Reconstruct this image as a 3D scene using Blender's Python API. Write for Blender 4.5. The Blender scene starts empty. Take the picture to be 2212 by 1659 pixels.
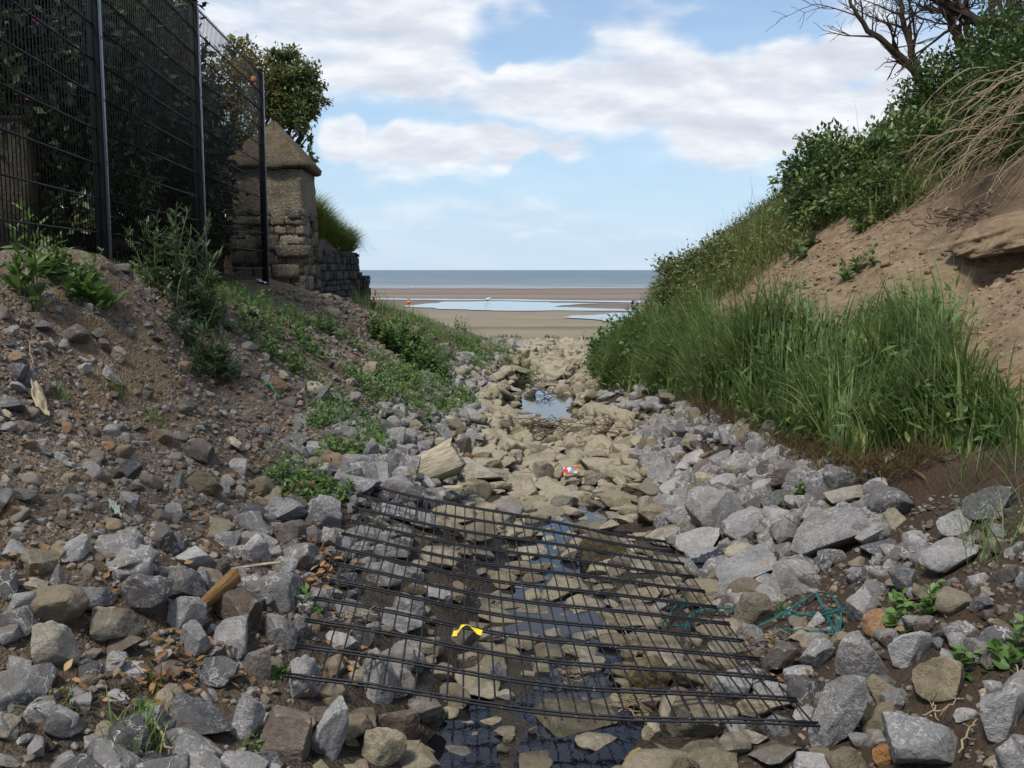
import bpy, bmesh, math, random
import numpy as np
from mathutils import Vector, Matrix, Euler, Quaternion

# ------------------------------------------------------------------ camera, sky, sun, exposure
C = bpy.context.scene
COL = C.collection
R = math.radians
PITCH = R(6.51)
CAM_H = 1.7
FOC = 2160.0                      # focal length in photo units (photo taken as 2212 wide)
cam_d = bpy.data.cameras.new('camera')
cam_d.sensor_width = 36.0
cam_d.lens = 36.0 * FOC / 2212.0
cam_d.clip_start = 0.05
cam_d.clip_end = 30000
cam = bpy.data.objects.new('camera', cam_d)
COL.objects.link(cam)
cam.location = (0, 0, CAM_H)
cam.rotation_euler = (R(90) - PITCH, 0, 0)
C.camera = cam

SUN_DIR = Vector((-0.30, -0.42, 0.86)).normalized()      # from the scene towards the sun
sun_d = bpy.data.lights.new('sun', 'SUN')
sun_d.energy = 2.2
sun_d.angle = R(11)
sun_d.color = (1.0, 0.93, 0.82)
sun = bpy.data.objects.new('sun', sun_d)
COL.objects.link(sun)
sun.rotation_euler = (-SUN_DIR).to_track_quat('-Z', 'Y').to_euler()
sun.location = SUN_DIR * 60

C.view_settings.view_transform = 'Standard'
C.view_settings.look = 'None'
C.view_settings.exposure = 0.74
C.view_settings.gamma = 1.0
C.render.engine = 'CYCLES'
C.cycles.max_bounces = 6
C.cycles.transparent_max_bounces = 8
C.cycles.caustics_reflective = False
C.cycles.caustics_refractive = False


class NT:
    """small helper for building node trees"""
    def __init__(self, tree):
        self.t = tree
        self.n = tree.nodes
        self.l = tree.links
    def node(self, typ, **kw):
        nd = self.n.new(typ)
        for k, v in kw.items():
            setattr(nd, k, v)
        return nd
    def put(self, sock, v):
        if isinstance(v, bpy.types.NodeSocket):
            self.l.new(v, sock)
        else:
            if sock.type == 'RGBA' and len(v) == 3:
                v = (*v, 1)
            sock.default_value = v
    def math(self, op, a, b=0.0, c=None, clamp=False):
        nd = self.node('ShaderNodeMath', operation=op, use_clamp=clamp)
        self.put(nd.inputs[0], a)
        self.put(nd.inputs[1], b)
        if c is not None:
            self.put(nd.inputs[2], c)
        return nd.outputs[0]
    def vmath(self, op, a, b=(0, 0, 0), out=0):
        nd = self.node('ShaderNodeVectorMath', operation=op)
        self.put(nd.inputs[0], a)
        if op == 'SCALE':
            self.put(nd.inputs[3], b)
        else:
            self.put(nd.inputs[1], b)
        return nd.outputs[out]
    def smooth(self, v, lo, hi, a=0.0, b=1.0):
        nd = self.node('ShaderNodeMapRange', interpolation_type='SMOOTHSTEP')
        for i, x in enumerate((v, lo, hi, a, b)):
            self.put(nd.inputs[i], x)
        return nd.outputs[0]
    def lin(self, v, lo, hi, a=0.0, b=1.0):
        nd = self.node('ShaderNodeMapRange')
        for i, x in enumerate((v, lo, hi, a, b)):
            self.put(nd.inputs[i], x)
        return nd.outputs[0]
    def noise(self, vec, scale, detail=4, rough=0.55, dist=0.0, out=0):
        nd = self.node('ShaderNodeTexNoise')
        self.put(nd.inputs['Vector'], vec)
        nd.inputs['Scale'].default_value = scale
        nd.inputs['Detail'].default_value = detail
        nd.inputs['Roughness'].default_value = rough
        nd.inputs['Distortion'].default_value = dist
        return nd.outputs[out]
    def voro(self, vec, scale, feature='F1', out='Distance', rnd=1.0):
        nd = self.node('ShaderNodeTexVoronoi', feature=feature)
        self.put(nd.inputs['Vector'], vec)
        nd.inputs['Scale'].default_value = scale
        nd.inputs['Randomness'].default_value = rnd
        return nd.outputs[out]
    def mix(self, f, a, b, blend='MIX'):
        nd = self.node('ShaderNodeMix', data_type='RGBA', blend_type=blend)
        self.put(nd.inputs[0], f)
        self.put(nd.inputs[6], a)
        self.put(nd.inputs[7], b)
        return nd.outputs[2]
    def ramp(self, v, stops, interp='LINEAR'):
        nd = self.node('ShaderNodeValToRGB')
        cr = nd.color_ramp
        cr.interpolation = interp
        while len(cr.elements) < len(stops):
            cr.elements.new(0.5)
        for e, (p, c) in zip(cr.elements, stops):
            e.position = p
            e.color = (*c, 1)
        self.put(nd.inputs[0], v)
        return nd.outputs[0]
    def bump(self, h, strength=0.5, dist=0.02, normal=None):
        nd = self.node('ShaderNodeBump')
        nd.inputs['Strength'].default_value = strength
        nd.inputs['Distance'].default_value = dist
        self.put(nd.inputs['Height'], h)
        if normal is not None:
            self.put(nd.inputs['Normal'], normal)
        return nd.outputs[0]
    def attr(self, name, out='Fac'):
        return self.node('ShaderNodeAttribute', attribute_name=name).outputs[out]


cp, sp = math.cos(PITCH), math.sin(PITCH)
def uv_dir(px, py):
    """photo point -> (x/y, z/y) of its viewing direction in the world"""
    a = (px - 1106.0) / FOC
    b = -(py - 829.5) / FOC
    f = cp + b * sp
    return a / f, (-sp + b * cp) / f

# ---- world: Nishita sky with a deck of broken cloud laid out by direction
W = bpy.data.worlds.new('World')
C.world = W
W.use_nodes = True
w = NT(W.node_tree)
w.n.clear()
sky = w.node('ShaderNodeTexSky', sky_type='NISHITA')
sky.sun_disc = False
sky.sun_elevation = math.asin(SUN_DIR.z)
sky.sun_rotation = math.atan2(SUN_DIR.x, SUN_DIR.y)
sky.air_density = 1.0
sky.dust_density = 0.6
sky.ozone_density = 1.6
bg_sky = w.node('ShaderNodeBackground')
bg_sky.inputs['Strength'].default_value = 0.087
tc = w.node('ShaderNodeTexCoord')
sep = w.node('ShaderNodeSeparateXYZ')
w.put(sep.inputs[0], tc.outputs['Generated'])
dx, dy, dz = sep.outputs
# sea air: the yellow band of the clear-sky model turns to pale blue near the horizon
airy = w.mix(w.smooth(dz, 0.30, 0.0, 0.25, 0.93), sky.outputs[0], w.ramp(w.lin(dz, 0, .3), [(0, (4.1, 5.25, 6.35)), (.35, (3.3, 5.0, 6.7)), (1, (2.0, 3.9, 6.6))]))
w.put(bg_sky.inputs['Color'], airy)
ysafe = w.math('MAXIMUM', dy, 0.08)
u = w.math('DIVIDE', dx, ysafe)
v = w.math('DIVIDE', dz, ysafe)
comb = w.node('ShaderNodeCombineXYZ')
w.put(comb.inputs[0], u); w.put(comb.inputs[1], v)
uv = comb.outputs[0]
BLOBS = [(640, 60, 480, 150, .85), (1000, 60, 260, 90, .45), (1060, 190, 480, 62, .62), (820, 160, 200, 50, .4),
         (1480, 150, 330, 105, .85), (1830, 140, 330, 100, .75), (1900, 230, 400, 100, .85), (1640, 270, 380, 70, .75),
         (1330, 230, 300, 70, .6), (1130, 82, 130, 52, -.95), (1290, 20, 120, 40, -.5), (1640, 58, 200, 50, -1.0), (1040, 128, 110, 16, -.5),
         (1380, 32, 150, 55, .6), (1830, 25, 120, 40, .5), (1850, 175, 60, 14, -.7), (2000, 60, 60, 40, -.3),
         (985, 318, 165, 52, 1.25), (733, 308, 42, 42, 1.15), (815, 325, 70, 36, .8), (1236, 332, 52, 26, .85),
         (1120, 320, 100, 40, .75), (905, 378, 120, 32, .7), (1650, 335, 260, 45, .42), (1560, 330, 120, 30, .2),
         (920, 446, 330, 26, .34), (1180, 506, 220, 13, .36), (742, 416, 46, 9, .5), (1000, 480, 300, 10, .25), (720, 180, 80, 60, -.2)]
warp = w.noise(uv, 9.0, 3, 0.6, out=1)
warp_v = w.vmath('SCALE', w.vmath('SUBTRACT', warp, (.5, .5, .5)), 0.075)
uvw = w.vmath('ADD', uv, warp_v)
total = None
for (bx, by, rx, ry, amp) in BLOBS:
    cu, cv = uv_dir(bx, by)
    dlt = w.vmath('MULTIPLY', w.vmath('SUBTRACT', uvw, (cu, cv, 0)), (FOC / rx, FOC / ry, 0))
    ln = w.vmath('DOT_PRODUCT', dlt, dlt, out=1)
    g = w.math('MULTIPLY', w.math('SUBTRACT', 1.0, w.math('MULTIPLY', ln, 0.72), clamp=True), amp * 1.12)
    total = g if total is None else w.math('ADD', total, g)
# beyond the photographed part of the sky: a broken cloud cover everywhere
proj = w.vmath('MULTIPLY', tc.outputs['Generated'], (3.0, 3.0, 5.0))
else_n = w.math('ADD', w.noise(proj, 1.1, 5, 0.55), -0.08)
inside = w.math('MULTIPLY', w.smooth(dy, 0.35, 0.6), w.math('MULTIPLY', w.smooth(v, 0.34, 0.27), w.smooth(w.math('ABSOLUTE', u), 0.75, 0.55)))
total = w.math('ADD', w.math('MULTIPLY', total, inside), w.math('MULTIPLY', else_n, w.math('SUBTRACT', 1.0, inside)))
nvec = w.vmath('MULTIPLY', uv, (0.9, 2.7, 1.0))
n1 = w.noise(nvec, 7.5, 10, 0.56, 0.10)
n2 = w.noise(w.vmath('ADD', nvec, (0.008, 0.035, 0)), 7.5, 10, 0.56, 0.10)
dens = w.math('ADD', total, w.math('MULTIPLY', w.math('SUBTRACT', n1, 0.5), 1.9))
mask = w.math('MULTIPLY', w.smooth(dens, -0.05, 1.15), 0.92)
mask = w.math('MULTIPLY', mask, w.smooth(dz, 0.0, 0.05))
mask = w.math('ADD', mask, w.math('MULTIPLY', w.math('SUBTRACT', 1.0, mask), 0.10), clamp=True)
lit = w.math('ADD', 0.57, w.math('MULTIPLY', w.math('SUBTRACT', n1, n2), 2.4), clamp=True)
thick = w.smooth(dens, 0.55, 1.35)
lit = w.math('SUBTRACT', lit, w.math('MULTIPLY', thick, 0.15), clamp=True)
ccol = w.ramp(lit, [(0.0, (0.64, 0.68, 0.76)), (0.38, (0.77, 0.80, 0.87)), (0.70, (0.95, 0.96, 0.99)), (1.0, (1.04, 1.04, 1.04))])
bg_cl = w.node('ShaderNodeBackground')
w.put(bg_cl.inputs['Color'], ccol)
bg_cl.inputs['Strength'].default_value = 0.61
mixw = w.node('ShaderNodeMixShader')
w.put(mixw.inputs[0], mask)
w.l.new(bg_sky.outputs[0], mixw.inputs[1])
w.l.new(bg_cl.outputs[0], mixw.inputs[2])
outw = w.node('ShaderNodeOutputWorld')
w.l.new(mixw.outputs[0], outw.inputs[0])

# ------------------------------------------------------------------ helpers
def set_props(o, label=None, cat=None, group=None, kind=None):
    if label: o['label'] = label
    if cat: o['category'] = cat
    if group: o['group'] = group
    if kind: o['kind'] = kind
    return o

def empty(name, loc, label, cat, group=None, rz=0.0):
    o = bpy.data.objects.new(name, None)
    COL.objects.link(o)
    o.location = loc
    o.rotation_euler = (0, 0, rz)
    o.empty_display_size = 0.1
    return set_props(o, label, cat, group)

def mesh_np(name, V, faces, mats, parent=None, tint=None, smooth=False, mat_idx=None):
    """V (n,3); faces: list of int arrays (m,k). Links ONE mesh object."""
    V = np.asarray(V, dtype=np.float32)
    if parent is not None:
        V = V - np.array(parent.location, dtype=np.float32)
    me = bpy.data.meshes.new(name)
    me.vertices.add(len(V))
    me.vertices.foreach_set('co', V.ravel())
    loops, starts, c = [], [], 0
    for F in faces:
        F = np.asarray(F, dtype=np.int32)
        if len(F) == 0: continue
        loops.append(F.ravel())
        starts.append(c + np.arange(len(F), dtype=np.int32) * F.shape[1])
        c += F.size
    L = np.concatenate(loops); S = np.concatenate(starts)
    me.loops.add(len(L)); me.loops.foreach_set('vertex_index', L)
    me.polygons.add(len(S)); me.polygons.foreach_set('loop_start', S)
    me.update(calc_edges=True)
    me.validate()
    if tint is not None:
        at = me.attributes.new('tint', 'FLOAT', 'POINT')
        at.data.foreach_set('value', np.asarray(tint, dtype=np.float32))
    if smooth:
        me.polygons.foreach_set('use_smooth', np.ones(len(me.polygons), dtype=bool))
    for m in (mats if isinstance(mats, (list, tuple)) else [mats]):
        me.materials.append(m)
    o = bpy.data.objects.new(name, me)
    COL.objects.link(o)
    if parent is not None:
        o.parent = parent
    return o

class MB:
    """collects vertices, faces and a per-vertex tint"""
    def __init__(self):
        self.V, self.F3, self.F4, self.T, self.n = [], [], [], [], 0
    def add(self, V, F, tint=0.5):
        V = np.asarray(V, dtype=float); F = np.asarray(F, dtype=int)
        (self.F3 if F.shape[1] == 3 else self.F4).append(F + self.n)
        self.V.append(V)
        self.T.append(np.broadcast_to(np.asarray(tint, dtype=float), (len(V),)))
        self.n += len(V)
    def box(self, c, s, rot=None, tint=0.5):
        v = np.array([(x, y, z) for x in (-.5, .5) for y in (-.5, .5) for z in (-.5, .5)]) * np.array(s)
        if rot is not None:
            v = v @ np.array(rot.to_matrix() if hasattr(rot, 'to_matrix') else rot).T
        f = [(0, 1, 3, 2), (4, 6, 7, 5), (0, 4, 5, 1), (2, 3, 7, 6), (0, 2, 6, 4), (1, 5, 7, 3)]
        self.add(v + np.array(c), f, tint)
    def tube(self, pts, rad, n=5, tint=0.5):
        P = np.asarray(pts, dtype=float)
        m = len(P)
        rad = np.broadcast_to(np.asarray(rad, dtype=float), (m,))
        T = np.gradient(P, axis=0)
        T /= np.linalg.norm(T, axis=1, keepdims=True) + 1e-9
        up = np.array([0.31, 0.17, 0.93]) if abs(T[0][2]) < 0.85 else np.array([0.9, 0.35, 0.1])
        A = np.cross(T, up); A /= np.linalg.norm(A, axis=1, keepdims=True) + 1e-9
        B = np.cross(T, A)
        ang = np.arange(n) * 2 * math.pi / n
        ring = A[:, None, :] * np.cos(ang)[None, :, None] + B[:, None, :] * np.sin(ang)[None, :, None]
        V = (P[:, None, :] + ring * rad[:, None, None]).reshape(-1, 3)
        i = np.arange(m - 1)[:, None] * n; j = np.arange(n)[None, :]; k = (j + 1) % n
        F = np.stack([i + j, i + k, i + n + k, i + n + j], -1).reshape(-1, 4)
        self.add(V, F, tint)
        ce = np.array([P[0], P[-1]])
        base = self.n - len(V)
        self.V.append(ce); self.T.append(np.full(2, float(np.mean(tint)))); a = self.n; self.n += 2
        f = [(a, base + (q + 1) % n, base + q) for q in range(n)] + [(a + 1, base + (m - 1) * n + q, base + (m - 1) * n + (q + 1) % n) for q in range(n)]
        self.F3.append(np.array(f))
    def build(self, name, mats, parent=None, smooth=False):
        F = []
        if self.F3: F.append(np.concatenate(self.F3))
        if self.F4: F.append(np.concatenate(self.F4))
        return mesh_np(name, np.concatenate(self.V), F, mats, parent, np.concatenate(self.T), smooth)

# ---- value noise
def _hash(ix, iy, seed):
    h = (ix * 374761393 + iy * 668265263 + seed * 974634777) & 0xffffffff
    h = ((h ^ (h >> 13)) * 1274126177) & 0xffffffff
    return ((h ^ (h >> 16)) & 0xffff) / 65535.0
def vnoise(x, y, seed=0):
    x = np.asarray(x, float); y = np.asarray(y, float)
    ix = np.floor(x).astype(np.int64); iy = np.floor(y).astype(np.int64)
    fx = x - ix; fy = y - iy
    fx = fx * fx * (3 - 2 * fx); fy = fy * fy * (3 - 2 * fy)
    a = _hash(ix, iy, seed); b = _hash(ix + 1, iy, seed); c = _hash(ix, iy + 1, seed); d = _hash(ix + 1, iy + 1, seed)
    return (a * (1 - fx) + b * fx) * (1 - fy) + (c * (1 - fx) + d * fx) * fy
def fbm(x, y, seed=0, octs=4, gain=0.5):
    s, a, t = 0.0, 1.0, 0.0
    for i in range(octs):
        s = s + a * (vnoise(np.asarray(x) * 2 ** i + 17.3 * i, np.asarray(y) * 2 ** i - 9.1 * i, seed + i) - 0.5)
        t += a; a *= gain
    return s / t * 2
def sstep(x, a, b):
    t = np.clip((np.asarray(x, float) - a) / (b - a), 0, 1)
    return t * t * (3 - 2 * t)

# ------------------------------------------------------------------ lie of the land
def at(px, py, d):
    """world point on the sight line of a photo point, d metres ahead"""
    a, b = uv_dir(px, py)
    return (a * d, d, CAM_H + b * d)
def to_photo(X, Y, Z):
    yy = np.asarray(Y, float); zz = np.asarray(Z, float) - CAM_H
    f = yy * cp - zz * sp
    up = yy * sp + zz * cp
    return 1106.0 + FOC * np.asarray(X, float) / f, 829.5 - FOC * up / f

def zwater(y):
    return -0.0115 * (np.asarray(y, float) - 3.3)
LEFT = [(0,1659,2.6),(300,1659,2.8),(600,1640,3.0),(0,1350,3.2),(400,1350,3.5),(0,1000,4.0),(0,800,4.6),(0,650,5.1),(0,562,5.6),
        (250,580,6.0),(480,622,8.7),(577,612,11.7),(660,630,13),(780,642,17),(250,800,5.4),(430,860,6.2),(350,700,5.9),(500,720,7.5),
        (600,680,9.3),(250,1000,4.6),(450,1000,5.2),(620,900,6.8),(600,1050,5.4),(800,950,6.8),(800,850,8.5),(850,780,10.5),(750,720,11.5),
        (700,650,12),(850,680,14),(950,740,14),(950,850,11),(1000,800,14),(1050,740,20),(1000,715,22),(900,690,19),(830,660,20),
        (1000,1000,7.95),(850,1000,7.2),(150,1200,3.6)]
RIGHT = [(2212,1659,2.7),(2000,1659,2.9),(1500,1659,3.2),(1900,1350,3.7),(2212,1350,3.2),(1700,1250,4.7),(1500,1200,5.4),(1900,1120,4.9),
         (2212,1100,4.0),(1900,1000,5.3),(2212,1000,4.5),(1650,980,6.5),(1500,1000,7.2),(1450,900,9.5),(1350,870,12),(1280,820,15.5),
         (1600,800,7.6),(1450,800,11),(2000,800,6.2),(2212,800,5.3),(1650,650,9.5),(1500,650,12.5),(1420,650,15),(1350,720,16),(2000,620,7.6),
         (2212,680,6),(2000,500,8.4),(2212,400,8),(1800,560,9.5),(1850,450,10.5),(1500,585,14),(1700,430,12.8),(1900,320,12.3),(2100,200,11.8),(2212,110,11.5)]
CP = [at(*q) for q in LEFT + RIGHT]
CP += [(-.78,3.4,.22),(-.8,5.5,.43),(-3.5,2,1.7),(-2.5,2,1.15),(-1.2,1.6,.3),(0,1.5,-.02),(1.2,1.5,.25),(-3.5,6,1.76),(-8,6,1.85),(-12,8,1.8),(-8,14,1.5),
       (-3.6,9,1.66),(-3.6,13,1.48),(-4,18,1.25),(-4,24,.5),(-10,22,.9),(-3,2.8,1.72),(-2.9,4.2,1.74),
       (4,15,2.75),(6,15,3.9),(9,12,4.9),(9,6,4.7),(5,5,2.7),(4,3,1.9),(3,2,1.3),(2.1,18.5,.85),(4,19.5,1.8),(8,20,2.6),(3,24,.2),(8,26,.2),(13,10,5.2),(13,20,3)]
for yy, xx in ((2.4,.0),(3.3,.07),(4.2,.18),(5,.27),(6.5,.35),(8,.45),(10,.44),(12.8,.47),(16,.65),(20,.9),(24,1.1),(27,1.2)):
    CP.append((xx, yy, float(zwater(yy)) - .02))
    if yy > 6:
        CP.append((xx - .45, yy, float(zwater(yy)) + .04)); CP.append((xx + .45, yy, float(zwater(yy)) + .04))
for xx in (-12, -7, -3, 0, 2, 6, 12):
    CP.append((xx, 29, -.34)); CP.append((xx, 33, -.40))
CP = np.array(CP)
def _phi(r): return np.sqrt(r * r + 0.25)
_A = _phi(np.linalg.norm(CP[:, None, :2] - CP[None, :, :2], axis=2)) - np.eye(len(CP)) * 0.012
_Pm = np.c_[np.ones(len(CP)), CP[:, :2]]
_M = np.block([[_A, _Pm], [_Pm.T, np.zeros((3, 3))]])
_sol = np.linalg.solve(_M, np.r_[CP[:, 2], 0, 0, 0])
def beach_z(x, y):
    return -0.30 - 0.0066 * np.clip(np.asarray(y, float) - 27, 0, 400)
STREAM = np.array([(2.0,-.05),(3.0,.02),(3.6,.05),(4.3,.22),(5.0,.24),(5.6,.28),(6.2,.42),(7.2,.45),(8.5,.45),(10,.42),(12.8,.38),(15.5,.5),(20,.9),(27,1.2)])
def stream_x(y):
    return np.interp(y, STREAM[:, 0], STREAM[:, 1])
def H(x, y, detail=True):
    x = np.asarray(x, float); y = np.asarray(y, float)
    shp = np.broadcast(x, y).shape
    X = np.broadcast_to(x, shp).ravel(); Y = np.broadcast_to(y, shp).ravel()
    Z = np.empty(len(X))
    for s in range(0, len(X), 40000):
        e = slice(s, s + 40000)
        r = np.sqrt((X[e, None] - CP[None, :, 0]) ** 2 + (Y[e, None] - CP[None, :, 1]) ** 2)
        Z[e] = _phi(r) @ _sol[:len(CP)] + _sol[-3] + _sol[-2] * X[e] + _sol[-1] * Y[e]
    Z = np.clip(Z, -1, 6.5)
    # erosion lumps on the banks, calm in the stream
    bank = sstep(np.abs(X - stream_x(Y)), .5, 1.4)
    left = sstep(-X, .6, 1.6) * sstep(Y, 14, 7)
    Z += bank * (0.07 * fbm(X * .9, Y * .9, 3) + 0.025 * fbm(X * 3.1, Y * 3.1, 5))
    Z += left * (0.05 * fbm(X * 2.2 + .4 * Y, Y * 1.3, 8) + 0.030 * fbm(X * 7, Y * 7, 9, 3))
    if detail:
        Z += bank * 0.010 * fbm(X * 14, Y * 14, 11, 3) + left * 0.010 * np.abs(fbm(X * 22, Y * 22, 12, 2))
    # a gully torn into the left bank, with a raised earth rib beside it
    for (gx, gy, gr) in ((-2.19, 7.1, .17), (-2.12, 6.85, .16), (-2.04, 6.6, .16), (-1.96, 6.37, .15), (-1.88, 6.15, .13)):
        Z -= .085 * np.exp(-(((X - gx) / gr) ** 2 + ((Y - gy) / .22) ** 2))
        Z += .055 * np.exp(-(((X - gx + .33) / .18) ** 2 + ((Y - gy + .05) / .25) ** 2))
    # runnels and ribs down the bare sand
    sr = sstep(X - stream_x(Y), 1.3, 2.1) * sstep(Z, .85, 1.25) * sstep(Y, 14, 11)
    Z += sr * (0.085 * fbm(X * .55 + .3 * Y, Y * 1.7, 15, 3) + 0.035 * fbm(X * 1.6, Y * 5.5, 16, 3) + .012 * fbm(X * 9, Y * 13, 17, 2))
    # wet channel
    wid = 0.30 + .16 * sstep(Y, 10.5, 11.8) * sstep(Y, 17, 15.5) + 0.11 * fbm(Y * .8, Y * 0, 21, 2) + .02 * sstep(Y, 8, 12)
    dist = np.abs(X - stream_x(Y) - 0.10 * fbm(Y * 1.7, Y * 0 + 4, 22, 2))
    pools = np.clip(0.55 + 1.1 * fbm(Y * .75, Y * 0 + 1, 23, 2), 0, 1)
    pools = np.where(Y < 6.6, 1.0, pools); pools = np.where((Y > 11) & (Y < 20), .95, pools)
    dry = np.maximum(sstep(Y, 7.2, 7.8) * sstep(Y, 11.6, 11.0), sstep(Y, 20, 23)) + .55 * sstep(fbm(X * 2.1, Y * 1.6, 25, 3), .05, .35) * (1 - .6 * sstep(Y, 10.5, 11.5))
    cut = zwater(Y) - 0.075 * pools + 0.02 + 0.10 * np.clip(dry, 0, 1) + 0.9 * np.maximum(dist - wid, 0) + 0.02 * fbm(X * 5, Y * 5, 24, 2)
    Z = np.where(Y < 26, np.minimum(Z, np.maximum(cut, Z - 0.5)), Z)
    # a hollow scooped under the sand overhang
    hx, hy, hz = HOLLOW
    q = ((X - hx - .12) / (.42 + .12 * fbm(Y * 6, X * 6, 18, 3))) ** 2 + ((Y - hy) / .24) ** 2
    Z -= (0.36 + .12 * fbm(X * 5, Y * 5, 19, 3)) * np.exp(-q ** 1.5)
    # beach
    b = sstep(Y, 25.0, 31.0)
    Z = Z * (1 - b) + b * (beach_z(X, Y) + 0.015 * fbm(X * .6, Y * .25, 30))
    return Z.reshape(shp)
HOLLOW = (90.0, 90.0, 0.0)
def hit(px, py, d0=1.7, d1=30.0):
    """first ground point on the sight line of a photo point"""
    a, b = uv_dir(px, py)
    d = np.arange(d0, d1, 0.02)
    below = (CAM_H + b * d) < H(a * d, d, False)
    i = int(np.argmax(below)) if below.any() else len(d) - 1
    dd = float(d[i])
    return Vector((a * dd, dd, float(H(np.array([a * dd]), np.array([dd]), False)[0])))
def ground(x, y):
    return float(H(np.array([x]), np.array([y]), False)[0])
_h = hit(2175, 568)
HOLLOW = (_h.x + .04, _h.y + .05, _h.z)
def in_poly(px, py, poly):
    px = np.asarray(px); py = np.asarray(py)
    r = np.zeros(px.shape, bool)
    j = len(poly) - 1
    for i in range(len(poly)):
        xi, yi = poly[i]; xj, yj = poly[j]
        c = ((yi > py) != (yj > py)) & (px < (xj - xi) * (py - yi) / (yj - yi + 1e-9) + xi)
        r ^= c
        j = i
    return r
def scatter(poly, n, box, rng, falloff=None):
    """n ground points, even over the ground, inside an outline"""
    out = []
    got = 0
    for _ in range(60):
        x = rng.uniform(box[0], box[1], n * 2); y = rng.uniform(box[2], box[3], n * 2)
        z = H(x, y, False)
        px, py = to_photo(x, y, z)
        wx = 18 * fbm(x * 2.3, y * 2.3, 71, 2); wy = 14 * fbm(x * 2.3, y * 2.3, 72, 2)
        m = in_poly(px + wx, py + wy, poly)
        if falloff is not None:
            m &= rng.random(len(x)) < falloff(x, y)
        out.append(np.c_[x, y, z][m]); got += int(m.sum())
        if got >= n: break
    return np.concatenate(out)[:n]

# ------------------------------------------------------------------ materials
def new_mat(name):
    m = bpy.data.materials.new(name)
    m.use_nodes = True
    t = NT(m.node_tree)
    b = t.n['Principled BSDF']
    return m, t, b
def put(t, b, col=None, rough=None, normal=None, spec=None, metal=None):
    if col is not None: t.put(b.inputs['Base Color'], col)
    if rough is not None: t.put(b.inputs['Roughness'], rough)
    if normal is not None: t.put(b.inputs['Normal'], normal)
    if spec is not None: t.put(b.inputs['Specular IOR Level'], spec)
    if metal is not None: t.put(b.inputs['Metallic'], metal)
def plain(name, col, rough=0.6, spec=0.4, metal=0.0, var=0.25, scale=30, bump=0.3):
    m, t, b = new_mat(name)
    pos = t.node('ShaderNodeNewGeometry').outputs['Position']
    n = t.noise(pos, scale, 4, .6)
    c = t.mix(n, tuple(x * (1 - var) for x in col), tuple(min(1, x * (1 + var)) for x in col))
    put(t, b, c, rough, t.bump(n, bump, 0.01), spec, metal)
    return m

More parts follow.
